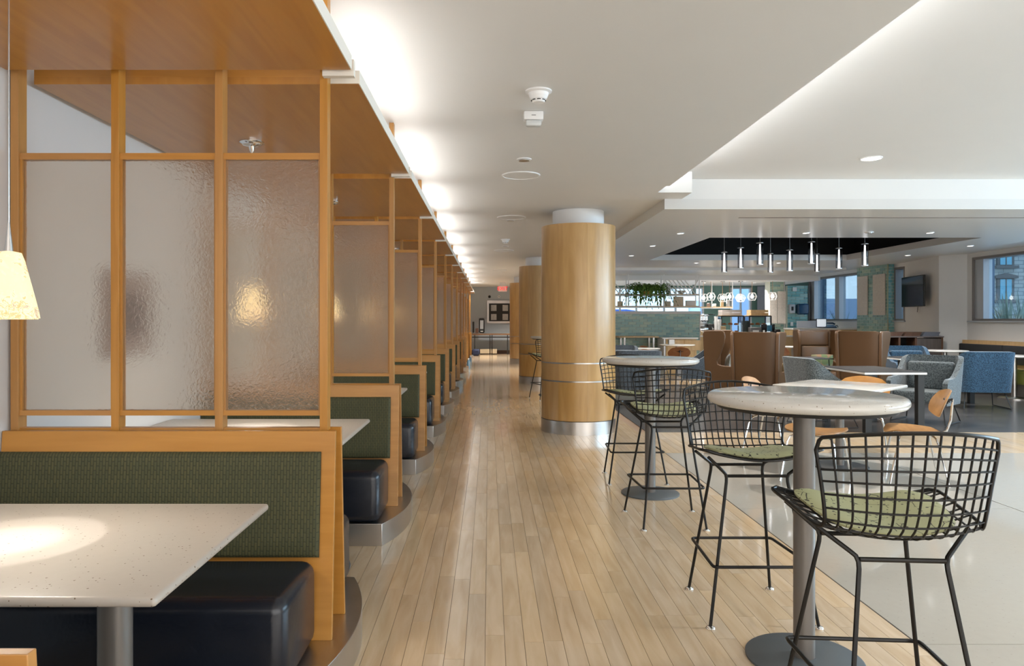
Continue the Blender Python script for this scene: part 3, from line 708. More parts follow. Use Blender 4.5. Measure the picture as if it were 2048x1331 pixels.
for a in (-1, 1): MB().tube([(a * .30, -.26, .72), (a * .34, -.28, .01), (a * .34, .28, .01), (a * .30, .26, .72)], .009, 6).build('leg', black, t)

# ------------------------------------------------------------------ wing chairs
def wing():
    t = thing('wing_chair', 'x', 'armchair', (0, 0, 0), 0)
    hw = .285
    def bk(u, v):
        s = u * 2 - 1; z = .14 + 1.05 * v; c = max(0, abs(s) - .8) / .2
        return (s * (hw + .02 * v), -.27 - .05 * v + .05 * abs(s) ** 4, z - .04 * c * c * v ** 6)
    MB().shell(bk, 20, 10, -.06).build('back_shell', leather, t)
    MB().rbox(-hw + .03, hw - .03, -.315, -.225, .90, 1.165, .025, 3).build('head_cushion', leather, t); MB().rbox(-hw + .03, hw - .03, -.30, -.185, .45, .895, .025, 3).build('back_cushion', leather, t)
    for sx in (-1, 1):
        q = [(-.31, .14), (-.36, 1.13), (-.34, 1.175), (-.30, 1.19), (-.05, 1.19), (.0, 1.17), (.02, 1.10), (.0, .98), (-.06, .80), (-.12, .67), (-.11, .62), (-.05, .60), (.27, .58), (.30, .55), (.30, .14)]
        m = MB(); n = len(q); th = .055
        def mp(y, z, o):
            return (sx * (hw - .01 + o + .12 * max(0, (y + .31)) * max(0, z - .55) / .6 + .02 * (z - .14)), y, z)
        m.add([mp(y, z, 0) for y, z in q] + [mp(y, z, th) for y, z in q], [tuple(range(n)), tuple(range(n, 2 * n))[::-1]] + [(i, n + i, n + (i + 1) % n, (i + 1) % n) for i in range(n)])
        m.build('wing', leather, t, bevel=.012)
    MB().rbox(-hw, hw, -.23, .28, .30, .45, .035, 3).build('seat_cushion', leather, t); MB().box(-hw, hw, -.26, .27, .14, .30).build('seat_base', leather, t, smooth=False)
    for a in (-1, 1):
        for b in (-1, 1): MB().tube([(a * .25, b * .23, .15), (a * .27, b * .26, 0)], .012, 8).build('leg', black, t)
    return t
wg = wing(); G3 = 'brown leather wing chairs'
place(wg, 4.12, 12.45, .86, -.50, 'brown leather wing chair at the left, seen side on with a pillow inside', G3, True)
place(wg, 4.08, 10.95, .52, .85, 'brown leather wing chair, largest, its high back straight towards the camera', G3)
place(wg, 5.95, 13.05, -.05, -1, 'brown leather wing chair facing the camera, seam across its back', G3)
place(wg, 6.08, 11.75, .66, .75, 'brown leather wing chair at the right, back turned, beside the waste cabinet', G3)
def pillow(label, loc, rz, m, s=.2, tilt=0):
    def f(u, v):
        a, b = rnd_quad(u, v, .2); return (a * s, .06 * (1 - a ** 4) * (1 - b ** 4), b * s * .8)
    mb = MB(); mb.shell(f, 10, 10, .0); m2 = MB()
    g = 10
    for sg in (1, -1):
        vs = [(rnd_quad(i / g, j / g, .15)[0] * s, sg * .055 * (1 - (2 * i / g - 1) ** 4) * (1 - (2 * j / g - 1) ** 4), rnd_quad(i / g, j / g, .15)[1] * s * .8) for i in range(g + 1) for j in range(g + 1)]
        fs = [(i * (g + 1) + j, (i + 1) * (g + 1) + j, (i + 1) * (g + 1) + j + 1, i * (g + 1) + j + 1) for i in range(g) for j in range(g)]
        m2.add(vs, fs if sg < 0 else [f[::-1] for f in fs])
    o = m2.build('throw_pillow', m, None); o.location = loc; o.rotation_euler = (tilt, 0, rz); return tag(o, label, 'pillow')
def patch(name, cols):
    m, t, b = newmat(name); N = t.nodes.new; L = t.links.new
    tc = N('ShaderNodeTexCoord'); v = N('ShaderNodeTexVoronoi'); v.inputs['Scale'].default_value = 9; v.feature = 'F1'; L(tc.outputs['Object'], v.inputs['Vector']); s_ = N('ShaderNodeSeparateColor'); L(v.outputs['Color'], s_.inputs[0])
    cr = N('ShaderNodeValToRGB'); cr.color_ramp.interpolation = 'CONSTANT'; E = cr.color_ramp.elements; E[0].color = (*cols[0], 1); E[1].color = (*cols[-1], 1); E[1].position = .8
    for i, c_ in enumerate(cols[1:-1]): e = E.new((i + 1) * .8 / (len(cols) - 1)); e.color = (*c_, 1)
    L(s_.outputs[0], cr.inputs[0]); L(cr.outputs[0], b.inputs['Base Color']); b.inputs['Roughness'].default_value = .8; return m
pm1 = patch('patchwork_muted', [(.22, .22, .18), (.30, .29, .26), (.14, .17, .22), (.10, .07, .06)]); pm2 = patch('patchwork_green', [(.10, .13, .05), (.16, .14, .07), (.22, .12, .06), (.10, .14, .10)])
pillow('muted patchwork pillow standing in the left brown wing chair', (4.10, 12.42, .61), math.radians(-105), pm1, .22, math.radians(-8))
pillow('green patchwork pillow in the wing chair that faces the camera', (5.90, 12.86, .60), 0, pm2, .2, math.radians(8))
pillow('lime green pillow behind the right brown wing chair', (6.33, 12.98, .60), math.radians(20), lime, .12, math.radians(8))

# ------------------------------------------------------------------ wool tub armchairs
def tub(mat, name, arms=.60, high=.88, wd=.36):
    t = thing(name, 'x', 'armchair', (0, 0, 0), 0)
    def path(u):
        # from front left arm round the back to the front right arm
        r = .14; d = .32; L1 = d * 2 - r; arc = PI / 2 * r; L2 = 2 * wd - 2 * r; T = 2 * L1 + 2 * arc + L2; p = u * T
        if p < L1: return (-wd, d - p)
        p -= L1
        if p < arc: a = p / r; return (-wd + r - r * math.cos(a), -d + r - r * math.sin(a))
        p -= arc
        if p < L2: return (-wd + r + p, -d)
        p -= L2
        if p < arc: a = p / r; return (wd - r + r * math.sin(a), -d + r - r * math.cos(a))
        p -= arc
        return (wd, -d + r + p)
    def sf(u, v):
        x, y = path(u); k = min(1, max(0, (y + .30) / .42)); k = k * k * (3 - 2 * k)
        top = high * (1 - k) + arms * k; e = min(u, 1 - u); top -= .05 * max(0, 1 - e / .03)
        z = .26 + (top - .26) * v; lean = (z - .26)
        return (x * (1 + .10 * lean), y - (.13 * lean if y < -.1 else .13 * lean * max(0, (.3 - y) / .4)), z)
    MB().shell(sf, 44, 8, .06).build('shell', mat, t)
    MB().rbox(-wd + .065, wd - .065, -.26, .31, .27, .43, .03, 3).build('seat_cushion', mat, t)
    MB().rbox(-wd + .08, wd - .08, -.30, -.19, .42, .80, .035, 3).build('back_cushion', mat, t)
    for a in (-1, 1): MB().tube([(a * .27, -.20, .27), (a * .33, -.30, .012), (a * .33, .28, .012), (a * .27, .18, .27)], .008, 6).build('leg', black, t)
    return t
tg = tub(woolg, 'grey_armchair'); place(tg, 4.33, 9.42, 1, .12, 'grey tweed armchair in profile, left of the black table', 'grey tweed armchairs', True)
place(tg, 5.86, 9.75, -.75, -.65, 'pale grey tweed armchair turned to the black table, right of it', 'grey tweed armchairs')
tb = tub(woolb, 'blue_armchair'); place(tb, 7.66, 11.35, .18, .98, 'blue tweed armchair with its square back to the camera, farthest right', 'blue tweed armchairs', True)
place(tb, 7.72, 13.25, -.15, -1, 'blue tweed armchair facing the camera, in front of the waste cabinet', 'blue tweed armchairs')
ts = tub(woold, 'slate_armchair'); place(ts, 2.38, 11.85, 0, 1, 'slate tweed armchair, back to the camera, right of the first column', 'slate tweed armchairs', True)
place(ts, 2.45, 13.5, 0, -1, 'slate tweed armchair facing the camera behind another beside the column', 'slate tweed armchairs')
place(ts, 3.98, 13.9, -1, .1, 'slate tweed armchair in profile, left of the side-on leather wing chair', 'slate tweed armchairs')
def ped(name, label, x, y, z, r, base=.28, m=pearl):
    t = thing(name, label, 'table', (x, y, 0), 0)
    MB().lathe([(r - .03, z - .03), (r, z - .02), (r, z - .006), (r - .01, z), (.001, z)], n=48).build('tabletop', m, t)
    MB().cyl(0, 0, .02, z - .02, .045, 24).build('pedestal', nickel, t); MB().lathe([(.001, 0), (base, 0), (base, .02), (base - .03, .035), (.05, .045)], n=40, cap=False).build('base_plate', nickel, t); return t
ped('round_table', 'white round table with a steel pedestal by the green bench, right picture edge', 9.09, 12.55, .755, .40, .24)
ped('round_table', 'white round table behind the two blue armchairs, under the window wall', 8.7, 13.85, .79, .40, .2)
ped('round_table', 'white round table at the far left behind the slate armchairs', 3.3, 15.4, .77, .33, .2)
ped('round_table', 'white round table with the napkin holder before the oak counter', 4.35, 16.75, .80, .40, .2)
t = ped('round_table', 'small white table behind the gap between the brown wing chairs', 6.55, 15.6, .80, .3, .2)
o = MB().rbox(-.07, .07, -.04, .04, 0, .12, .01, 1).build('napkin_holder', nickel); o.location = (4.2, 16.7, .80); tag(o, 'small metal napkin holder on the white table before the oak counter', 'dispenser')

# ------------------------------------------------------------------ bench under the window
t = thing('window_bench', 'long lime and black bench with oak cap under the big window', 'bench', (XR, 0, 0), 0)
y0, y1 = 6.0, 14.72
MB().box(-.38, -.02, y0, y1, .0, .24).build('plinth', plain('bench_plinth', (.16, .15, .13), .3), t, smooth=False)
MB().box(-.14, 0, y0, y1, .90, .965).build('cap_rail', oak, t, smooth=False, label='oak cap rail')
MB().box(-.16, -.02, y0, y1, .24, .90).build('back_board', oak, t, smooth=False)
n = 7; L = (y1 - y0) / n
for k in range(n):
    a = y0 + k * L
    MB().rbox(-.58, -.16, a + .004, a + L - .004, .24, .48, .05, 3).build('seat_cushion', lime, t, label='lime green seat cushion')
    MB().rbox(-.22, -.15, a + .004, a + L - .004, .55, .895, .02, 2).build('back_cushion', charcoal, t, label='charcoal back cushion')

# ------------------------------------------------------------------ tube pendants in the black opening
def tubelamp():
    t = thing('tube_pendant', 'x', 'lamp', (0, 0, 0), 0)
    MB().lathe([(.052, 0), (.052, .36)], n=28, cap=False).build('outer_glass', smoke, t, label='smoked glass cylinder')
    MB().lathe([(.018, .01), (.017, .05), (.011, .3), (.012, .33), (.001, .34)], n=16).build('inner_tube', bulbtube, t, label='glowing white inner tube')
    MB().lathe([(.056, .352), (.056, .36), (.02, .372), (.006, .38)], n=24).build('cap', nickel, t)
    MB().lathe([(.053, -.003), (.056, -.003), (.056, .006), (.053, .006)], n=24, cap=False).build('rim', nickel, t)
    MB().tube([(0, 0, .37), (0, 0, 1.25)], .0035, 6).build('cord', nickel, t)
    return t
bulbtube = plain('glowing_tube', (1, 1, 1), .4, emis=(1, .96, .93), es=3.5)
tl = None
TP = [(1448.5, 544, 13.0), (1481.5, 536, 12.7), (1520, 529, 11.9), (1541, 544.5, 13.8), (1579.6, 541.5, 12.4), (1623, 527, 11.9), (1634, 543, 14.6), (1678, 537, 12.7), (1729.7, 531, 11.9)]
TL = ['leftmost of the nine hanging tubes', 'second hanging tube from the left', 'third from the left, hanging higher', 'fourth from the left, small and low', 'middle one of the nine, large', 'sixth from the left, hanging highest', 'seventh from the left, partly behind its neighbour', 'eighth hanging tube from the left', 'rightmost of the nine hanging tubes']
for k, (px, py, Y) in enumerate(TP):
    p = W(px, py, Y); lab = 'smoked glass tube pendant, ' + TL[k]
    if tl is None: tl = tubelamp(); tl.location = p; tl['label'] = lab; tl['group'] = 'glass tube pendants in the dark ceiling opening'
    else: dup(tl, p, 0, lab)
    if k % 2 == 0: spot('tube_light', (p.x, p.y, p.z - .02), P_TUBE * 8, (1, .96, .92), 150, 1, .05)

# ------------------------------------------------------------------ ceiling fittings
def disc(name, label, cat_, x, y, z, r, m=paint, lit=None, group=None, fr=.012):
    t = thing(name, label, cat_, (x, y, z), 0, group)
    MB().lathe([(r, 0), (r, -.006), (r - .006, -.010), (r - fr, -.010), (r - fr, -.003)], n=40, cap=False).build('ring', white, t)
    MB().cyl(0, 0, -.006, 0, r - fr, 32).build('face', lit or m, t)
    return t
k = 0
for Y, X, nm in ((6.72, .297, 'nearest'), (9.48, .294, 'second'), (14.0, .29, 'third'), (19.5, .29, 'farthest')):
    disc('ceiling_speaker', 'round flat white speaker cover in the aisle ceiling, %s one' % nm, 'speaker', X, Y, CZ, .178 if Y < 8 else .19)
def sprinkler(X, Y, z, lab):
    t = thing('sprinkler', lab, 'sprinkler', (X, Y, z), 0)
    MB().lathe([(.062, 0), (.060, -.006), (.03, -.010), (.001, -.010)], n=24, cap=False).build('cover', white, t); MB().cyl(0, 0, -.016, -.009, .045, 20).build('plate', nickel, t)
sprinkler(.293, 6.05, CZ, 'small round sprinkler cover before the nearest ceiling speaker'); sprinkler(.29, 9.75, CZ, 'small round sprinkler cover just past the second ceiling speaker'); sprinkler(.30, 13.2, CZ, 'small round sprinkler cover beyond the second smoke detector')
sprinkler(*W(1738, 464, 10.16).xy, SZ, 'small dark sprinkler cover in the soffit above the tube pendants')
def smoke_det(X, Y, lab):
    t = thing('smoke_detector', lab, 'detector', (X, Y, CZ), 0)
    MB().lathe([(.078, 0), (.078, -.008), (.060, -.014), (.056, -.03)], n=36, cap=False).build('base', white, t)
    MB().lathe([(.056, -.03), (.046, -.05), (.040, -.052), (.038, -.062), (.034, -.068), (.001, -.070)], n=36, cap=False).build('head', white, t)
    s = MB()
    for a in range(8):
        an = a * PI / 4; s.tube([(math.cos(an - .25) * .0405, math.sin(an - .25) * .0405, -.057), (math.cos(an) * .0425, math.sin(an) * .0425, -.057), (math.cos(an + .25) * .0405, math.sin(an + .25) * .0405, -.057)], .003, 5)
    s.build('slots', black, t)
smoke_det(.29, 4.25, 'white round smoke detector with dark slots, nearest on the aisle ceiling'); smoke_det(.275, 12.1, 'white round smoke detector farther down the aisle ceiling')
t = thing('ceiling_beacon', 'boxy white alarm beacon on the ceiling just past the smoke detector', 'alarm', (.287, 4.68, CZ), 0)
MB().rbox(-.062, .062, -.03, .045, -.055, 0, .006, 2).build('housing', white, t); MB().rbox(-.05, .05, -.028, .02, -.095, -.055, .012, 2).build('lens', plain('clear_lens', (.6, .62, .62), .1), t); MB().box(-.014, .014, -.0315, -.030, -.03, -.026).build('small_mark', plain('grey_ink', (.2, .2, .2), .6), t, smooth=False)
# recessed lights
dn = 0
def downl(x, y, z, r, lab, P_, lit=True):
    disc('downlight', lab, 'downlight', x, y, z, r, lit=litdif if lit else None, group='round recessed downlights')
    if P_: spot('downlight_lamp', (x, y, z - .03), P_, (1, .95, .89), 125, .8, .06)
downl(3.69, 7.0, 2.93, .10, 'round recessed downlight in the raised tray ceiling', P_DOWN * 1.3)
for (x_, y_, nm) in ((3.9, 3.2, 'above the near bar stool'), (6.6, 3.2, 'nearer the big window'), (6.6, 7.0, 'at the window end of the tray'), (3.9, -.5, 'behind the camera'), (6.6, -.5, 'behind the camera by the window')): 
    downl(x_, y_, 2.93, .10, 'added unseen tray downlight ' + nm, P_DOWN * 1.0)  # lamps added out of view to brighten the room
for px, py, nm in ((1360.5, 465.8, 'nearest of the left row on the soffit'), (1305, 490.8, 'second of the left row on the soffit'), (1262.7, 510.5, 'third of the left row, next to the column'), (1612, 465, 'left of the two above the tube pendants'), (1859.7, 464.8, 'right above the end of the dark opening'), (1815.5, 509.7, 'over the television wall'), (1940, 491, 'near the big window corner'), (1392.7, 525, 'behind the dark opening at the left'), (1557, 525, 'behind the dark opening in the middle')):
    Y = (SZ - H) * F / (HY - py); p = W(px, py, Y); downl(p.x, p.y, SZ, .055, 'small round downlight, ' + nm, P_DOWN * .8)
for x_ in (3.2, 4.6, 6.0, 7.4): downl(x_, 20.2, 2.405, .05, 'small downlight over the cafe counter, %s' % {3.2: 'leftmost', 4.6: 'second from left', 6.0: 'third from left', 7.4: 'rightmost'}[x_], P_DOWN * .9)
for (x_, y_, nm) in ((.95, 19.4, 'between the second and third columns'), (.6, 27.2, 'near the EXIT sign'), (-.2, 25.0, 'near the end of the booths')): downl(x_, y_, CZ, .055, 'added small aisle downlight ' + nm, 220)  # lamps added to lift the dim far end of the aisle
# tray cove strip + aisle cove come from real strips
MB().box(1.58, 1.66, YB + .2, 7.2, CZ + .046, CZ + .066).build('cove_strip', plain('cove_strip_white', (1, 1, 1), .5, emis=(1, 1, 1), es=26), None, smooth=False)
tag(bpy.data.objects['cove_strip'], 'long light strip hidden behind the tray ceiling edge', 'light')
for n_ in range(NB + 1): pass

# ------------------------------------------------------------------ tile half wall, cafe
def tiles(parent, x0, x1, z0, z1, y, tw, th, m, axis='x', limit=300, gap=.010, sign=-1, xc=0):
    """rows of tiles facing -y (axis x) or facing -x (axis y: x0..x1 run along world y at plane x=y)"""
    me = MB()
    me.rbox(-tw / 2 + gap / 2, tw / 2 - gap / 2, -.006, .006, -th / 2 + gap / 2, th / 2 - gap / 2, .002, 1)
    full = me.mesh('tile', smooth=False); full.materials.append(m)
    z = z1 - th / 2; r = 0; cnt = 0; rest = MB()
    while z > z0:
        x = x0 - (tw / 2 if r % 2 else 0)
        while x < x1 - .004:
            a, b = max(x, x0), min(x + tw, x1)
            if b - a > .01:
                if b - a > tw - .002 and cnt < limit:
                    o = bpy.data.objects.new('tile', full); COL.objects.link(o); o.parent = parent; jj = random.uniform(-.0008, .0008)
                    if axis == 'x': o.location = ((a + b) / 2, y + jj, z)
                    else: o.location = (y + jj, (a + b) / 2, z); o.rotation_euler = (0, 0, PI / 2)
                    cnt += 1
                elif b - a > gap * 2:
                    if axis == 'x': rest.box(a + gap / 2, b - gap / 2, y - .006, y + .006, z - th / 2 + gap / 2, z + th / 2 - gap / 2)
                    else: rest.box(y - .006, y + .006, a + gap / 2, b - gap / 2, z - th / 2 + gap / 2, z + th / 2 - gap / 2)
            x += tw
        z -= th; r += 1
    if rest.v: o = rest.build('cut_tiles', m, parent, smooth=False, kind='stuff')
HW = 18.5
t = thing('tiled_half_wall', 'half wall clad in sage green tiles with a pale cap, behind the seating', 'wall', (0, 0, 0), 0)
MB().box(2.45, 5.37, HW + .006, HW + .16, 0, 1.52).build('wall_core', grout, t, smooth=False); MB().box(2.42, 5.40, HW - .02, HW + .18, 1.52, 1.587).build('cap', plain('pale_cap', (.55, .53, .50), .4), t, smooth=False)
MB().box(5.37, 5.39, HW - .012, HW + .16, 0, 1.52).build('end_trim', plain('pale_cap', (.55, .53, .50), .4), t, smooth=False)
tiles(t, 2.5, 5.37, .30, 1.52, HW, .192, .068, tile)
# white lattice shelf above
t = thing('hanging_shelf', 'white hanging grid shelf with oak boards above the green tiled wall', 'shelf', (0, 0, 0), 0)
sy0, sy1 = HW + .0, HW + .32
zz = [W(0, 563, HW).z, W(0, 590, HW).z, W(0, 614, HW).z]
xs = [W(p, 0, HW).x for p in (1180, 1257, 1328, 1398.5)]
fr = MB()
for x_ in xs:
    for y_ in (sy0, sy1): fr.box(x_ - .012, x_ + .012, y_ - .012, y_ + .012, zz[2], 2.53)
for z_ in zz[1:]:
    for y_ in (sy0, sy1): fr.box(xs[0], xs[-1], y_ - .012, y_ + .012, z_ - .014, z_ + .010)
fr.build('frame', white, t, smooth=False)
for z_ in zz[1:]: MB().box(xs[0], xs[-1], sy0 + .012, sy1 - .012, z_ + .012, z_ + .035).build('shelf_board', oak, t, smooth=False)
def slat(x0, z0, x1, z1, y): MB().tube([(x0, y, z0), (x1, y, z1)], .012, 4).build('lattice_bar', white, t, smooth=False)
zt, zb = zz[0] + .05, zz[1] + .01; hh = zt - zb
for k in range(9):
    xx = xs[0] + .02 + k * .11
    if xx + hh * .8 < xs[1]: slat(xx, zt, xx + hh * .8, zb, sy0)
for k in range(8):
    xx = xs[2] + .02 + k * .10
    if xx + hh * .75 < xs[3]: slat(xx, zt, xx + hh * .75, zb, sy0)
slat(xs[1] - .3, zb, xs[1], zt - .1, sy0); slat(xs[3] - .28, zb, xs[3] - .02, zt, sy0)
def boxy(name, label, cat_, px0, px1, py0, py1, Y, d, m, r=.005, group=None):
    a = W(px0, py1, Y); b = W(px1, py0, Y)
    o = MB().rbox(-(b.x - a.x) / 2, (b.x - a.x) / 2, 0, d, 0, b.z - a.z, min(r, (b.x - a.x) / 4, (b.z - a.z) / 4), 1).build(name, m); o.location = ((a.x + b.x) / 2, Y, a.z); return tag(o, label, cat_, group)
cream = plain('cream_card', (.62, .52, .38), .6, noise=.25, nscale=30); kraft = plain('kraft', (.5, .36, .2), .7); paperw = plain('paper_white', (.75, .75, .74), .6)
SY = HW + .10
def onshelf(name, lab, cat_, px0, px1, h, lev, m, d=.1):
    a = W(px0, 0, HW).x; b = W(px1, 0, HW).x; z = zz[lev] + .035
    o = MB().rbox(-(b - a) / 2, (b - a) / 2, -d / 2, d / 2, 0, h, .006, 1).build(name, m); o.location = ((a + b) / 2, HW + .16, z); return tag(o, lab, cat_)
onshelf('picture_frame', 'small cream framed picture on the lower shelf, next to the column', 'picture', 1237, 1248, .12, 2, cream, .03)
onshelf('gift_box', 'small cream box on the lower shelf right of the row of carafes', 'box', 1331, 1344, .12, 2, cream)
onshelf('picture_frame', 'square framed picture with a dark flourish on the lower shelf', 'picture', 1350, 1370, .24, 2, cream, .04)
onshelf('gift_box', 'white patterned box at the right end of the lower shelf', 'box', 1375, 1394, .14, 2, paperw)
onshelf('canister', 'white canister at the left of the upper shelf lattice', 'jar', 1336, 1344, .22, 1, paperw)
t = thing('bowl', 'wide white bowl on the upper shelf behind the lattice', 'bowl', (W(1366, 0, HW).x, HW + .16, zz[1] + .035), 0)
MB().lathe([(.04, 0), (.05, .01), (.10, .05), (.12, .09), (.114, .09), (.05, .02)], n=28).build('bowl_body', pearl, t)
t = thing('glass_vase', 'tall pale blue glass vase at the right end of the upper shelf', 'vase', (W(1391, 0, HW).x, HW + .16, zz[1] + .035), 0)
MB().lathe([(.03, 0), (.055, .03), (.05, .12), (.03, .2), (.035, .24)], n=20).build('vase_body', plain('aqua_glass', (.35, .5, .52), .2), t)
for k in range(4):
    px = 1271 + k * 14.5
    t = thing('carafe', 'clear glass carafe with a round stopper, %s of four on the lower shelf' % ['leftmost', 'second from left', 'third from left', 'rightmost'][k], 'carafe', (W(px, 0, HW).x, HW + .16, zz[2] + .035), 0, 'carafes on the lower shelf')
    MB().lathe([(.05, 0), (.06, .02), (.06, .07), (.025, .11), (.025, .125)], n=20).build('body', clear, t); MB().lathe([(.001, .125), (.022, .13), (.026, .15), (.018, .168), (.001, .172)], n=16, cap=False).build('stopper', plain('stopper', (.6, .62, .62), .15), t)
# hanging fern
t = thing('hanging_fern', 'large green fern spilling over the upper shelf beside the column', 'plant', (W(1295, 0, HW).x, HW - .02, zz[1] + .10), 0, None)
MB().lathe([(.10, -.07), (.14, .0), (.12, .01)], n=20).build('planter', plain('brass_pot', (.7, .45, .12), .35, .6), t)
lf = MB(); random.seed(3)
for k in range(190):
    a = random.uniform(0, 2 * PI); L = random.uniform(.25, .55); x0 = random.uniform(-.36, .36); rise = random.uniform(.06, .30)
    dx, dy = math.cos(a), math.sin(a) * .5; drop = random.uniform(.15, .55); pr = None
    for s_ in range(10):
        q = s_ / 9; p = Vector((x0 + dx * L * q, dy * L * q - .03, .03 + rise * math.sin(min(1, q * 1.4) * PI / 2) - drop * q * q * 1.1))
        if pr is not None:
            sd = Vector((-dy, dx, 0)).normalized(); wd_ = .065 * (1 - q * .7)
            for sg in (-1, 1):
                lf.add([pr, pr + sd * sg * wd_ + Vector((0, 0, -.015)) + (p - pr) * .5, p], [(0, 1, 2)])
        pr = p
lf.build('fronds', leafm, t, kind='stuff', smooth=False)
random.seed(11)
# console under tile wall, white counter with oak front
t = thing('console_table', 'narrow oak topped console with white legs against the green tiles', 'table', (0, 0, 0), 0)
a = W(1234, 673, 18.1); b = W(1313, 671, 18.1)
MB().box(a.x, b.x, 17.85, 18.45, .93, .96).build('tabletop', oak, t, smooth=False)
for x_ in (a.x + .15, b.x - .12):
    for y_ in (17.9, 18.4): MB().box(x_ - .02, x_ + .02, y_ - .02, y_ + .02, 0, .93).build('leg', nickel, t, smooth=False)
t = thing('oak_counter', 'oak fronted service counter with a white top before the tiled wall', 'counter', (0, 0, 0), 0)
a = W(1321, 0, 17.9).x; b = W(1392, 0, 17.9).x
MB().box(a, b, 17.7, 18.45, .90, .935).build('countertop', pearl, t, smooth=False); MB().box(a + .04, a + .08, 17.72, 18.4, 0, .90).build('side_leg', white, t, smooth=False)
MB().box(a + .1, b - .03, 17.75, 18.4, .0, .90).build('body', oak, t, smooth=False)
for k in range(2): MB().box(a + .14 + k * .42, a + .52 + k * .42, 17.735, 17.75, .62, .87).build('drawer_front', oak, t, smooth=False)
# main bar
t = thing('bar_counter', 'low oak fronted coffee bar with a white top carrying the machines', 'counter', (0, 0, 0), 0)
xa, xb = 5.42, W(1576, 0, 19.4).x
MB().box(xa, xb, 19.0, 19.70, .92, .96).build('countertop', pearl, t, smooth=False); MB().box(xa + .02, xb, 19.05, 19.7, 0, .92).build('front_panel', oak, t, smooth=False)
t = thing('raised_counter', 'high oak fronted counter with a thick white top behind the wing chairs', 'counter', (0, 0, 0), 0)
xa, xb = W(1577, 0, 19.4).x, XR - .01
MB().box(xa, xb, 19.1, 19.9, 1.11, 1.15).build('countertop', pearl, t, smooth=False); MB().box(xa + .03, xb, 19.15, 19.85, 0, 1.11).build('front_panel', oak, t, smooth=False)
MB().box(W(1592, 0, 19.9).x, W(1640, 0, 19.9).x, 19.83, 19.87, 1.15, 1.34).build('splash_panel', plain('marble', (.6, .6, .62), .3), t, smooth=False)
# machines
def espresso(px0, px1, lab):
    Y = 19.2; x0 = W(px0, 0, Y).x; x1 = W(px1, 0, Y).x; t = thing('espresso_machine', lab, 'coffee machine', ((x0 + x1) / 2, Y, .96), 0); h = (x1 - x0) / 2
    MB().rbox(-h, h, 0, .45, .08, .22, .02, 2).build('base', chrome, t); MB().rbox(-h, h, .12, .45, .22, .50, .03, 2).build('body', steel, t); MB().rbox(-h - .02, h + .02, .02, .46, .50, .56, .02, 2).build('cup_rail', chrome, t)
    for k in range(3):
        x_ = -h * .65 + k * h * .65; MB().cyl(x_, .06, .38, .50, .04, 16).build('group_head', chrome, t); MB().tube([(x_, .06, .39), (x_, -.10, .37)], .014, 8).build('handle', black, t)
    for a in (-1, 1): MB().cyl(a * h * .8, .1, 0, .08, .02, 10).build('foot', black, t)
espresso(1400, 1418, 'chrome espresso machine at the left end of the coffee bar')
t = thing('coffee_grinder', 'coffee grinder with a clear bean hopper beside the espresso machine', 'grinder', (W(1424, 0, 19.2).x, 19.2, .96), 0)
MB().rbox(-.09, .09, -.02, .2, 0, .30, .02, 2).build('body', black, t); MB().lathe([(.03, .30), (.04, .36), (.10, .42), (.11, .54)], 0, .09, 20).build('hopper', clear, t); MB().lathe([(.115, .54), (.115, .56)], 0, .09, 20).build('lid', black, t); MB().tube([(0, -.02, .2), (0, -.08, .17)], .02, 8).build('spout', chrome, t)
for k, px in enumerate((1432, 1436.5)):
    t = thing('cup_stack', 'tall stack of white paper cups, %s, on the coffee bar' % ('left one' if k == 0 else 'right one'), 'cups', (W(px, 0, 19.15).x, 19.15 - k * .1, .96), 0, 'paper cup stacks')
    MB().lathe([(.04, 0), (.045, .20), (.042, .22), (.047, .40), (.044, .42), (.05, .50 - k * .14)], n=20).build('cups', paperw, t)
t = thing('syrup_bottle', 'dark syrup bottle with a pump beside the cup stacks', 'bottle', (W(1428, 0, 19.3).x, 19.35, .96), 0)
MB().lathe([(.035, 0), (.035, .22), (.015, .28), (.015, .31)], n=16).build('body', black, t); MB().tube([(0, 0, .31), (0, 0, .37), (0, -.05, .37)], .006, 6).build('pump', white, t)
boxy('paper_bag', 'kraft paper bag standing behind the left wing chair', 'bag', 1442, 1452, 652, 663, 19.0, .12, kraft)
def pastry(px0, px1, lab, open_):
    Y = 19.15; x0 = W(px0, 0, Y).x; x1 = W(px1, 0, Y).x; h = (x1 - x0) / 2; t = thing('pastry_case', lab, 'display case', ((x0 + x1) / 2, Y, .96), 0); zt = W(0, 631, Y).z - .96
    f = MB(); r = .014
    for a in (-1, 1):
        for b_ in (0, .4): f.box(a * h - r, a * h + r, b_ - r, b_ + r, 0, zt)
    for z_ in (r, zt - r):
        for b_ in (0, .4): f.box(-h, h, b_ - r, b_ + r, z_ - r, z_ + r)
        for a in (-1, 1): f.box(a * h - r, a * h + r, 0, .4, z_ - r, z_ + r)
    f.build('frame', black, t, smooth=False)
    for k, z_ in enumerate((.06, zt * .5)):
        MB().box(-h + .02, h - .02, .02, .38, z_, z_ + .012).build('shelf', clear, t, smooth=False)
    for s_ in (-1, 1): MB().box(s_ * h * .98 - .002, s_ * h * .98 + .002, .02, .38, .03, zt - .03).build('side_glass', clear, t, smooth=False)
    MB().box(-h, h, 0, .4, zt, zt + .012).build('top_board', oak, t, smooth=False)
    return t, h, zt, Y, (x0 + x1) / 2
bun = plain('baked_crust', (.28, .10, .03), .6, noise=.3, nscale=40)
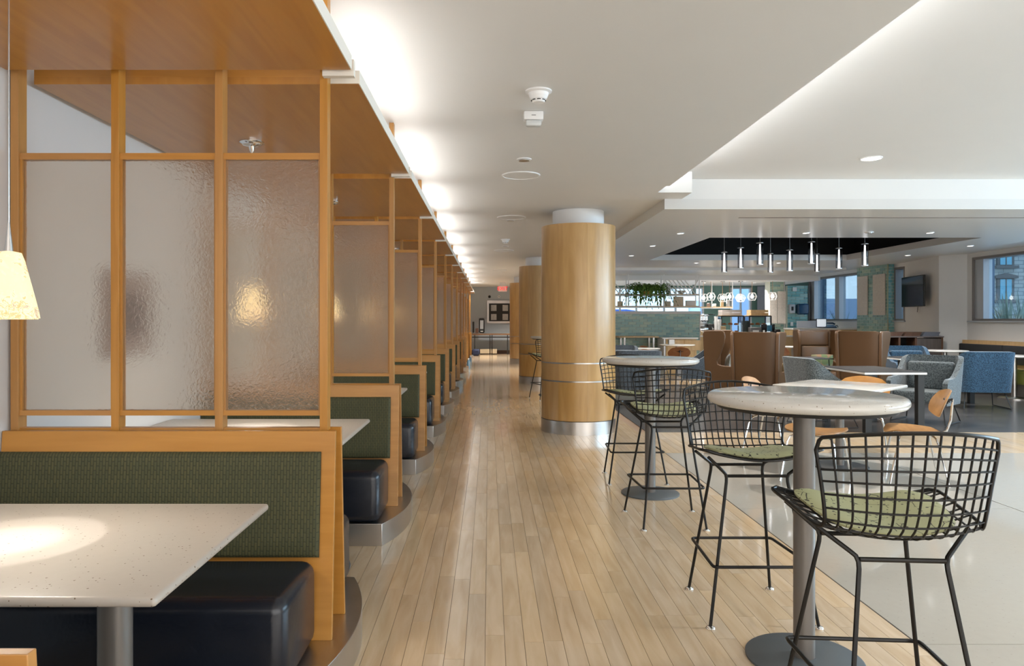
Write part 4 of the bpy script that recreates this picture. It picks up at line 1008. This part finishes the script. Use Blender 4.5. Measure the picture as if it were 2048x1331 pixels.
for (p0, p1, lab, nm, ll) in ((1443, 1487, 'black framed pastry case at the left, white wrapped crate on top', 'left', 0), (1499, 1542, 'black framed pastry case at the right, oak crate on top', 'right', 1)):
    t, h, zt, Y, cx = pastry(p0, p1, lab, 0)
    for k in range(3):
        for lv, z_ in enumerate((.072, zt * .5 + .012)):
            o = MB().lathe([(.001, 0), (.05, .004), (.06, .02), (.045, .045), (.001, .055)], n=16, cap=False).build('pastry', bun); o.location = (cx - h * .55 + k * h * .55, Y + .18, .96 + z_); o.scale = (1.1, .8, 1 + .2 * (k % 2))
            tag(o, 'brown pastry, %s on the %s shelf of the %s pastry case' % (['left', 'middle', 'right'][k], ['lower', 'upper'][lv], nm), 'pastry', 'pastries in the cases')
    t = thing('wooden_crate', 'slatted %s crate on top of the %s pastry case' % (['whitewashed', 'oak'][ll], nm), 'crate', (cx, Y + .2, .96 + zt + .012), 0)
    m = oak if ll else plain('whitewash', (.62, .55, .50), .6)
    hx = h * (.9 if ll == 0 else .8)
    for s_ in (-1, 1):
        for k in range(2): MB().box(-hx, hx, s_ * .16 - .006, s_ * .16 + .006, k * .075, k * .075 + .068).build('slat', m, t, smooth=False)
        for k in range(2): MB().box(s_ * hx - .006, s_ * hx + .006, -.155, .155, k * .075, k * .075 + .068).build('slat', m, t, smooth=False)
    MB().box(-hx + .01, hx - .01, -.15, .15, 0, .008).build('bottom', m, t, smooth=False)
boxy('card_terminal', 'grey box shaped register on the bar in front of the right pastry case', 'register', 1501, 1523, 654, 668, 19.0, .2, plain('warm_dark_grey', (.13, .12, .115), .5), .01)
boxy('price_card', 'small white card on the grey register', 'card', 1506, 1518, 660, 666, 18.97, .02, paperw, .001)
boxy('register_screen', 'black touch screen on the bar seen from behind', 'screen', 1522, 1534, 648, 664, 19.05, .05, screen, .005)
boxy('blue_tin', 'bright blue tin between the screens on the bar', 'tin', 1537, 1544, 650, 662, 19.1, .12, plain('cyan_blue', (.03, .22, .38), .4), .01)
boxy('register_screen', 'black touch screen right of the blue tin', 'screen', 1545, 1550, 648, 664, 19.05, .05, screen, .003)
boxy('salt_shaker', 'tiny white shaker on the bar left of the blue tin', 'shaker', 1527, 1530, 660, 667, 18.95, .04, paperw, .004)
boxy('card_reader', 'black card reader low at the right end of the bar', 'card reader', 1550, 1562, 658, 667, 19.0, .15, black, .02)
boxy('dark_planter', 'dark planter with leaf shaped folds between the pastry cases', 'planter', 1488, 1498, 641, 668, 19.2, .2, plain('green_black', (.03, .045, .04), .6), .01)
for k, px in enumerate((1404, 1409)): boxy('takeaway_cup', 'brown takeaway cup standing at the bar end, %s' % ['left', 'right'][k], 'cup', px - 2, px + 2, 663 + k * 3, 671, 19.02, .05, kraft if k == 0 else paperw, .008)
# menu board pillar in cafe
t = thing('tiled_pillar', 'green tiled pillar carrying two cream menu boards at the coffee bar', 'pillar', (0, 0, 0), 0)
xa, xb = W(1547, 0, 19.5).x, W(1575, 0, 19.5).x
MB().box(xa, xb, 19.75, 20.1, 0, 2.405).build('core', grout, t, smooth=False); tiles(t, xa, xb, .95, 2.40, 19.745, .192, .068, tile, limit=60)
MB().box(xb - .003, xb + .022, 19.72, 20.1, 0, 2.405).build('corner_trim', plain('pale_cap', (.55, .53, .50), .4), t, smooth=False)
def menutext(name):
    m, t, b = newmat(name); N = t.nodes.new; L = t.links.new
    tc = N('ShaderNodeTexCoord'); n = N('ShaderNodeTexNoise'); n.inputs['Scale'].default_value = 1; mp = N('ShaderNodeMapping'); mp.inputs['Scale'].default_value = (40, 40, 90); L(tc.outputs['Object'], mp.inputs[0]); L(mp.outputs[0], n.inputs['Vector'])
    wv = N('ShaderNodeTexWave'); wv.bands_direction = 'Z'; wv.inputs['Scale'].default_value = 9; L(tc.outputs['Object'], wv.inputs['Vector'])
    a = N('ShaderNodeMath'); a.operation = 'GREATER_THAN'; a.inputs[1].default_value = .72; L(wv.outputs[0], a.inputs[0]); b_ = N('ShaderNodeMath'); b_.operation = 'GREATER_THAN'; b_.inputs[1].default_value = .5; L(n.outputs[0], b_.inputs[0])
    mu = N('ShaderNodeMath'); mu.operation = 'MULTIPLY'; L(a.outputs[0], mu.inputs[0]); L(b_.outputs[0], mu.inputs[1])
    mx = N('ShaderNodeMix'); mx.data_type = 'RGBA'; L(mu.outputs[0], mx.inputs[0]); mx.inputs[6].default_value = (.66, .60, .53, 1); mx.inputs[7].default_value = (.5, .45, .4, 1); L(mx.outputs[2], b.inputs['Base Color']); b.inputs['Roughness'].default_value = .6; return m
menu = menutext('menu_board_cream')
for k, (a, b_, y0_, y1_) in enumerate(((1542, 1556.5, 585, 646.5), (1557.5, 1573.5, 582, 647))):
    p = W(a, y1_, 19.6); q = W(b_, y0_, 19.6)
    o = MB().box(-(q.x - p.x) / 2, (q.x - p.x) / 2, -.012, .012, 0, q.z - p.z).build('menu_board', menu, None, smooth=False); o.location = ((p.x + q.x) / 2, 19.68, p.z); tag(o, 'tall cream menu board on the cafe pillar, %s one' % ['left', 'right'][k], 'menu board', 'menu boards on the cafe pillar')
boxy('chalkboard', 'grey chalkboard wall panel with writing behind the bar pendants', 'board', 1515, 1546, 572, 632, 21.9, .03, plain('grey_blue_board', (.22, .23, .27), .6, noise=.15, nscale=14), .003)
# teal tile wall portion right of pillar
t = thing('teal_tile_panel', 'teal tiled wall panel with the soap and towel dispensers', 'tile panel', (0, 0, 0), 0)
xa, xb = W(1576, 0, 21.9).x, W(1617, 0, 21.9).x; MB().box(xa, xb, 21.95, 22.09, 1.0, 2.40).build('backing', grout, t, smooth=False); tiles(t, xa, xb, 1.1, 2.40, 21.94, .25, .085, tilet, limit=80)
MB().box(xb, xb + .04, 21.90, 22.09, 1.0, 2.40).build('edge_trim', plain('bronze_dark', (.1, .1, .1), .5), t, smooth=False)
boxy('wall_notice', 'small white square notice high on the teal tiles', 'notice', 1585.5, 1594, 574, 582, 21.9, .02, paperw, .003)
t = boxy('soap_dispenser', 'white and black soap dispenser on the teal tiles', 'dispenser', 1579, 1591, 608, 626, 21.8, .12, plain('soap_white', (.45, .46, .48), .35), .02)
MB().rbox(-.035, .035, -.006, .01, .08, .20, .006, 1).build('window', black, t)
boxy('towel_dispenser', 'large dark blue towel dispenser on the teal tiles', 'dispenser', 1596, 1618.5, 607, 628.5, 21.75, .18, plain('navy_gloss', (.012, .05, .11), .15), .04)
boxy('wall_socket', 'white wall socket low on the teal tiles', 'socket', 1581, 1586.5, 643.5, 651.5, 21.9, .015, paperw, .003)
# tablet + phone on raised counter
t = thing('tablet_stand', 'white tablet with a bright screen standing on the raised counter', 'tablet', (W(1644.5, 0, 19.3).x, 19.35, 1.15), math.radians(-8))
MB().rbox(-.13, .13, -.008, .008, .02, .25, .006, 1).build('bezel', black, t); MB().box(-.115, .115, -.010, -.008, .035, .235).build('screen', plain('lit_screen', (.8, .85, .9), .3, emis=(.85, .92, 1), es=.25), t, smooth=False); MB().box(-.05, .05, -.03, .1, 0, .012).build('foot', black, t, smooth=False)
t = thing('desk_phone', 'dark blue desk phone beside the tablet on the raised counter', 'phone', (W(1662, 0, 19.3).x, 19.35, 1.15), 0)
navy = plain('navy_plastic', (.02, .05, .10), .3)
MB().prism([(-.1, 0), (.1, 0), (.1, .09), (-.1, .03)], -.13, .13, 'x').build('body', navy, t, smooth=False); MB().tube([(-.12, -.02, .10), (-.08, .02, .13), (.08, .02, .13), (.12, -.02, .10)], .022, 8).build('handset', navy, t); MB().tube([(.12, 0, .05), (.19, 0, .07), (.2, -.03, .02)], .01, 6).build('cord', black, t)
# geometric pendants above the bar
def gem(s):
    t = thing('geometric_pendant', 'x', 'lamp', (0, 0, 0), 0); P_ = []
    ic = [(0, 1.0), (.62, .78), (1.0, 0), (.62, -.78), (0, -1.0)]
    V_ = [Vector((r * s * .13 * math.cos(a * PI / 3), r * s * .13 * math.sin(a * PI / 3), z * s * .12)) for r, z in ((.6, .85), (1, 0), (.6, -.85)) for a in range(6)]
    m = MB()
    for lv in range(3):
        for a in range(6):
            m.tube([V_[lv * 6 + a], V_[lv * 6 + (a + 1) % 6]], .006, 4)
            if lv < 2: m.tube([V_[lv * 6 + a], V_[(lv + 1) * 6 + a]], .006, 4)
    m.build('wire_cage', white, t, smooth=False)
    MB().lathe([(.001, -.05), (.035, -.035), (.045, 0), (.035, .035), (.015, .06), (.001, .07)], n=16, cap=False).build('bulb', bulbw, t)
    MB().tube([(0, 0, .06), (0, 0, 2.40 - 1.95)], .006, 6).build('cord', plain('copper', (.6, .35, .2), .3, .8), t)
    MB().cyl(0, 0, .425, .45, .06, 16).build('canopy', nickel, t); return t
gp = None
GL = ['leftmost, by the lattice shelf', 'second from left, large', 'third from left, lower', 'fourth from left', 'middle of the row, low', 'sixth, before the cafe window', 'rightmost, before the menu boards']
for k, (px, py, s_) in enumerate(((1407, 597, .8), (1422, 592.5, 1), (1445, 597, .9), (1459, 592, .9), (1481, 597, .9), (1504, 592, .9), (1545, 592.5, .95))):
    Y = 19.45 + .3 * (k % 2); p = W(px, py, Y)
    if gp is None: gp = gem(1.0); q = gp
    else: q = dup(gp, (0, 0, 0), k * .4)
    q.location = (p.x, Y, 1.955 if py > 595 else 2.0); q['label'] = 'lit faceted wire pendant over the bar, ' + GL[k]; q['group'] = 'faceted pendants over the coffee bar'
    if k in (0, 3, 5): spot('bar_lamp', (p.x, Y - .5, 2.1), 25, (1, .95, .9), 160, 1, .05)
# little shelf right of lattice
t = thing('bar_shelf', 'slim hanging shelf with tins between the lattice shelf and cafe window', 'shelf', (0, 0, 0), 0)
a = W(1402, 0, 19.9).x; b = W(1465, 0, 19.9).x; z_ = W(0, 615, 19.9).z
MB().box(a, b, 19.9, 20.2, z_, z_ + .03).build('shelf_board', oak, t, smooth=False); fr = MB()
for x_ in (a + .3, b): fr.box(x_ - .01, x_ + .01, 19.89, 19.91, z_ - .03, 2.405)
fr.box(a, b, 19.89, 19.91, z_ - .02, z_); fr.build('frame', white, t, smooth=False)
for k, px in enumerate((1418, 1430, 1445, 1457)):
    o = MB().rbox(-.04, .04, -.04, .04, 0, (.1, .08, .17, .17)[k], .008, 1).build('tin', [plain('tin_brown', (.12, .08, .07), .5), paperw, kraft, plain('tin_grey', (.4, .4, .4), .5)][k]); o.location = (W(px, 0, 20).x, 20.05, z_ + .03)
    tag(o, ['dark brown tin at the left on the slim bar shelf', 'low white tin on the slim bar shelf', 'tall kraft tin on the slim bar shelf', 'tall grey tin at the right on the slim bar shelf'][k], 'tin')
# tiled pillar at right wall with cream boards
t = thing('window_pillar', 'green tiled pillar between the windows with two cream boards', 'pillar', (0, 0, 0), 0)
PX = 9.60; MB().box(PX, XR, 17.45, 18.9, 0, CZ).build('core', grout, t, smooth=False); tiles(t, 17.45, 18.9, .9, CZ, PX - .004, .22, .075, tile, 'y', 130); tiles(t, PX, XR, .9, CZ, 17.444, .075, .075, tilet, 'x', 60)
MB().box(PX - .012, PX + .006, 17.43, 17.45, 0, CZ).build('corner_trim', plain('brass_trim', (.4, .36, .2), .4, .5), t, smooth=False)
for k, (a, b_, z0_, z1_) in enumerate(((1716, 1736, 551.5, 630), (1747, 1771, 547, 630))):
    ya = (PX - .02) * F / (b_ - VX); yb = (PX - .02) * F / (a - VX); ym = (ya + yb) / 2; z0 = H + (HY - z1_) * ym / F; z1 = H + (HY - z0_ - 1) * ym / F
    o = MB().box(-.02, 0, -(yb - ya) / 2, (yb - ya) / 2, 0, z1 - z0).build('cream_board', menu, None, smooth=False); o.location = (PX - .02, ym, z0); tag(o, 'cream notice board on the window pillar, %s one' % ['left', 'right'][k], 'menu board', 'cream boards on the window pillar')
# television on the slanted wall
A = Vector((9.42, 15.18, 0)); B = Vector((XR, 17.0, 0)); d = (B - A).normalized(); ang = math.atan2(d.y, d.x); nrm = Vector((-d.y, d.x, 0))
c_ = A + d * .98 + nrm * .14
t = thing('television', 'black flat television mounted on the wall left of the white pilaster', 'television', (c_.x, c_.y, 2.0), ang)
MB().rbox(-.62, .62, -.02, .02, -.34, .34, .006, 1).build('casing', black, t); MB().box(-.605, .605, .0195, .0215, -.325, .325).build('screen', screen, t, smooth=False); MB().box(-.15, .15, -.13, -.02, -.1, .1).build('bracket', black, t, smooth=False); MB().tube([(.0, -.1, -.34), (.03, -.1, -.46)], .006, 6).build('cable', black, t)
# waste cabinet
t = thing('waste_cabinet', 'dark walnut waste station with three bins below the television', 'cabinet', (0, 0, 0), 0)
xa, xb, ya = 8.18, 9.36, 14.95; zt = 1.03
MB().box(xa, xb, ya, ya + .6, 0, .70).build('body', walnut, t, smooth=False)
for x_ in (xa, xa + .26, xa + .60, xb - .04): MB().box(x_, x_ + .04, ya - .01, ya + .6, .0, zt - .02).build('upright', darkw, t, smooth=False)
MB().box(xa + .64, xb - .04, ya - .004, ya + .6, .0, zt - .05).build('door_panel', greyw, t, smooth=False, label='grey brown wood panel'); MB().box(xa + .04, xa + .6, ya + .3, ya + .6, .70, zt - .03).build('hollow', void, t, smooth=False)
MB().box(xa - .01, xb + .01, ya - .02, ya + .62, zt - .025, zt).build('cabinet_top', plain('taupe_top', (.12, .10, .095), .35), t, smooth=False)
for k in range(3):
    x_ = xa + .04 + k * .38; MB().prism([(x_, zt), (x_ + .33, zt), (x_ + .38, zt + .085), (x_ + .06, zt + .085)], ya + .08, ya + .5, 'y').build('tray_rest', [darkw, darkw, plain('slate_blue', (.13, .14, .17), .5)][k], t, smooth=False)
o = MB().add([(.042 * math.cos(a * PI / 12), 0, .055 * math.sin(a * PI / 12)) for a in range(24)] + [(.042 * math.cos(a * PI / 12), -.003, .055 * math.sin(a * PI / 12)) for a in range(24)], [tuple(range(24, 48))] + [(i, (i + 1) % 24, 24 + (i + 1) % 24, 24 + i) for i in range(24)]).build('round_sticker', paperw, t, label='round white sticker with a blue emblem'); o.location = (xa + .165, ya - .012, .56)
o2 = MB().rbox(-.014, .014, -.006, -.003, -.02, .02, .001, 1).build('emblem', plain('sticker_blue', (.03, .08, .18), .5), o)

# ------------------------------------------------------------------ far end of aisle
t = thing('notice_case', 'steel framed black notice case with four sheets on the far wall', 'notice board', (0, YF, 0), 0)
a = W(974, 646, YF); b = W(1031, 600.5, YF); MB().box(a.x, b.x, -.06, 0, a.z, b.z).build('case_frame', nickel, t, smooth=False)
MB().box(a.x + .08, b.x - .08, -.066, -.058, a.z + .08, b.z - .12).build('black_panel', black, t, smooth=False)
for px in (982, 1005):
    for py in (609.5, 627.5):
        p = W(px, py + 12, YF); q = W(px + 11, py, YF); MB().box(p.x, q.x, -.070, -.066, p.z, q.z).build('sheet', plain('printed_sheet', (.42, .42, .43), .6, noise=.35, nscale=14), t, smooth=False)
def letters(txt, size, m, parent, loc, rot=(PI / 2, 0, 0)):
    c = bpy.data.curves.new('lettering', 'FONT'); c.body = txt; c.size = size; c.extrude = .002; c.align_x = 'CENTER'; c.align_y = 'CENTER'
    o = bpy.data.objects.new('tmp', c); COL.objects.link(o); dg = bpy.context.evaluated_depsgraph_get(); me = bpy.data.meshes.new_from_object(o.evaluated_get(dg)); bpy.data.objects.remove(o)
    me.materials.clear(); me.materials.append(m); q = bpy.data.objects.new('lettering', me); COL.objects.link(q); q.parent = parent; q.location = loc; q.rotation_euler = rot; return q
Y = 26.0; p = W(1005.3, 577, Y)
t = thing('exit_sign', 'lit EXIT sign with red letters hanging from the aisle ceiling', 'sign', (p.x, Y, p.z), 0)
MB().rbox(-.15, .15, 0, .05, -.10, .10, .008, 1).build('housing', plain('sign_face', (.85, .7, .68), .4, emis=(1, .55, .5), es=.08), t)
letters('EXIT', .19, plain('red_letters', (.8, .02, .02), .4, emis=(1, .03, .03), es=.5), t, (0, -.004, 0)); MB().box(-.10, .10, .0, .05, .10, CZ - p.z).build('hanger', white, t, smooth=False)
p = W(979, 593, YF); t = thing('wall_clock', 'small black round device on the far wall above the notice case', 'wall device', (p.x, YF, p.z)); MB().tube([(0, 0, 0), (0, -.05, 0)], .055, 20).build('body', black, t)
p = W(998, 593, YF); t = thing('dome_camera', 'small white dome device below the EXIT sign on the far wall', 'camera', (p.x, YF, p.z)); MB().tube([(0, 0, 0), (0, -.05, 0)], .045, 20).build('mount', white, t); MB().tube([(0, -.05, 0), (0, -.07, 0)], .02, 12).build('lens', black, t)
t = thing('far_console', 'long black framed console table against the far wall', 'table', (0, 28.9, 0), 0)
xa, xb = W(944, 0, 28.7).x, W(1040, 0, 28.7).x
MB().box(xa, xb, -.3, .3, .77, .82).build('tabletop', walnut, t, smooth=False)
for px in (949.5, 980, 984, 1015): x_ = W(px, 0, 28.7).x; MB().box(x_ - .018, x_ + .018, -.3, -.26, 0, .77).build('leg', black, t, smooth=False)
MB().box(xa, xb, -.3, -.27, .66, .69).box(xa, xb, .27, .3, .66, .69).build('rail', black, t, smooth=False)
boxy('water_dispenser', 'tall black beverage dispenser with a clear front on the far console', 'dispenser', 958, 969, 636, 665.5, 28.75, .2, black, .03)
o = bpy.data.objects['water_dispenser']; MB().box(-.065, .065, -.006, 0, .16, .50).build('front_panel', plain('grey_clear', (.35, .36, .37), .2), o, smooth=False); MB().box(-.05, .05, -.008, 0, .05, .08).build('drip_tray', paperw, o, smooth=False)
boxy('leaning_tablet', 'thin black framed board standing at the left end of the far console', 'board', 945, 948.5, 643, 665, 28.8, .2, black, .01)
boxy('cup_holder', 'small brown cup holder beside the black beverage dispenser', 'holder', 951, 957, 656, 665.5, 28.75, .12, plain('brown_holder', (.12, .06, .04), .5), .01)
boxy('duffel_bag', 'dark blue bag lying on the floor under the far console', 'bag', 944, 959, 698, 711, 27.5, .35, plain('navy_cloth', (.015, .025, .07), .7), .05)
boxy('cardboard_box', 'flat tan box on the floor below the far console', 'box', 960, 994, 698, 706.5, 28.6, .3, plain('tan_flat', (.55, .45, .3), .5), .004)
for k, (px, Y) in enumerate(((940.5, 22.0), (937, 20.4))):
    t = thing('water_bottle', 'blue and white water bottle on the floor at the booth ends, %s' % ['farther one', 'nearer one'][k], 'bottle', (W(px, 0, Y).x, Y, 0), 0, 'bottles on the aisle floor')
    MB().lathe([(.045, 0), (.045, .2), (.02, .25)], n=16).build('body', plain('bottle_blue', (.20, .32, .42), .25), t); MB().cyl(0, 0, .25, .29, .022, 12).build('cap', white, t)

# ------------------------------------------------------------------ outside
struct('ground_outside', MB().box(10.1, 120, -40, 140, -.4, -.3).box(-20, 10.1, 22.4, 140, -.4, -.3), plain('pavement', (.45, .46, .47), .9), smooth=False)
t = thing('stone_building', 'grey stone building with dark framed windows seen through the big window', 'building', (0, 45, 0), 0)
MB().box(30.2, 48, 0, 10, -.4, 16).build('stone_wall', stone, t, smooth=False)
dkf = plain('dark_stone_trim', (.09, .085, .08), .8); bg_ = plain('far_window_glass', (.10, .28, .36), .1)
for px in (2009, 2075, 2145):
    for (y0_, y1_) in ((505, 531), (556.5, 600), (430, 480)):
        p = W(px - 13, y1_, 45); q = W(px + 13, y0_, 45); w_ = MB().box(p.x - .12, q.x + .12, -.12, 0, p.z, q.z).build('window', dkf, t, smooth=False)
        MB().box(p.x + .05, q.x - .05, -.14, -.12, p.z + .05, q.z - .05).build('pane', bg_, w_, smooth=False); MB().box(p.x - .3, q.x + .3, -.3, -.12, p.z - .18, p.z).build('ledge', dkf, w_, smooth=False)
        MB().prism([(p.x - .3, q.z), (q.x + .3, q.z), (q.x + .3, q.z + .15), ((p.x + q.x) / 2, q.z + .32), (p.x - .3, q.z + .15)], -.25, 0, 'y').build('pediment', dkf, w_, smooth=False)
        MB().box((p.x + q.x) / 2 - .03, (p.x + q.x) / 2 + .03, -.16, -.12, p.z, q.z).build('sash_bar', dkf, w_, smooth=False)
t = MB().box(-.10, .10, -.10, .10, -.3, 6).build('outdoor_pier', plain('blue_slate', (.05, .085, .13), .6, noise=.3, nscale=15), None, smooth=False); t.location = (13.08, 19.0, 0); tag(t, 'dark blue stone pier outside the big window', 'pier')
p = MB().box(-.12, .12, -.12, .12, -.3, 6).build('outdoor_pier', plain('blue_slate', (.05, .085, .13), .6), None, smooth=False); p.location = (13.6, 29.6, 0); tag(p, 'dark slate pier outside the window beside the towel dispenser', 'pier')
t = MB().box(22, 60, 70, 80, -.4, 3.4).build('pale_building', plain('pale_blue_wall', (.50, .60, .78), .8), None, smooth=False); tag(t, 'low pale blue building beyond the middle window', 'building')
t = MB().box(27, 36, 81, 87, -.4, 30).build('pale_tower', plain('pale_tower', (.62, .74, .80), .8), None, smooth=False); tag(t, 'tall pale building seen through the middle window', 'building')
def yucca(x, y, z0, n, L, lab, seed):
    random.seed(seed); t = thing('yucca_plant', lab, 'plant', (x, y, z0), 0)
    for k in range(n):
        a = random.uniform(0, 2 * PI); el = random.uniform(.35, 1.45); l = L * random.uniform(.6, 1.1); d_ = Vector((math.cos(a) * math.cos(el), math.sin(a) * math.cos(el), math.sin(el))); s_ = d_.cross(Vector((0, 0, 1))).normalized()
        P0 = Vector((0, 0, 0)); w0 = .022 * L; m = MB()
        pts = [(P0 + d_ * l * q + Vector((0, 0, -.18 * l * q * q * (1.3 - el)))) for q in (0, .35, .7, 1)]
        vs = []
        for i, p_ in enumerate(pts):
            ww = (w0, w0 * 1.3, w0 * .8, .002)[i]; vs += [p_ - s_ * ww, p_ + Vector((0, 0, -.008)), p_ + s_ * ww]
        m.add(vs, [(i * 3 + j, i * 3 + j + 1, i * 3 + 4 + j, i * 3 + 3 + j) for i in range(3) for j in range(2)]).build('leaf', yuc, t, smooth=False)
    return t
for x_, y_, z_, nm in ((12.4, 17.3, .8, 'left plant outside the big window'), (13.0, 17.6, .8, 'right plant outside the big window'), (11.3, 23.2, .9, 'plant outside the middle window'), (10.9, 24.2, .9, 'plant outside the narrow window')):
    t = thing('stone_planter', 'low square stone planter under the spiky ' + nm, 'planter', (x_, y_, -.3), 0); MB().lathe([(.20, 0), (.26, z_ + .25), (.26, z_ + .3), (.22, z_ + .3), (.2, z_ + .2)], n=4).build('pot', plain('planter_stone', (.3, .3, .3), .8), t, smooth=False)
yucca(12.4, 17.3, .75, 80, 1.25, 'spiky grey green plant outside the big window, left one', 1); yucca(13.0, 17.6, .75, 80, 1.3, 'spiky grey green plant outside the big window, right one', 2)
yucca(11.3, 23.2, .85, 60, .95, 'spiky plant outside the middle window beside the tiled pillar', 3); yucca(10.9, 24.2, .85, 50, .9, 'spiky plant outside the narrow window near the dispensers', 4)
t = thing('blue_awning', 'blue market tent outside behind the lattice shelf', 'tent', (5.4, 30, 0)); 
MB().add([(-2.2, -1.5, 1.45), (2.2, -1.5, 1.45), (2.2, 1.5, 1.45), (-2.2, 1.5, 1.45), (-.3, 0, 1.8), (.3, 0, 1.8), (-2.2, -1.5, 1.25), (2.2, -1.5, 1.25), (2.2, 1.5, 1.25), (-2.2, 1.5, 1.25)],
  [(0, 1, 5, 4), (1, 2, 5), (2, 3, 4, 5), (3, 0, 4), (6, 7, 1, 0), (7, 8, 2, 1), (8, 9, 3, 2), (9, 6, 0, 3)]).build('canvas', plain('royal_blue_canvas', (.02, .08, .32), .7), t, smooth=False)
for a in (-1, 1):
    for b_ in (-1, 1): MB().box(a * 2.15 - .02, a * 2.15 + .02, b_ * 1.45 - .02, b_ * 1.45 + .02, -.3, 1.3).build('pole', white, t, smooth=False)
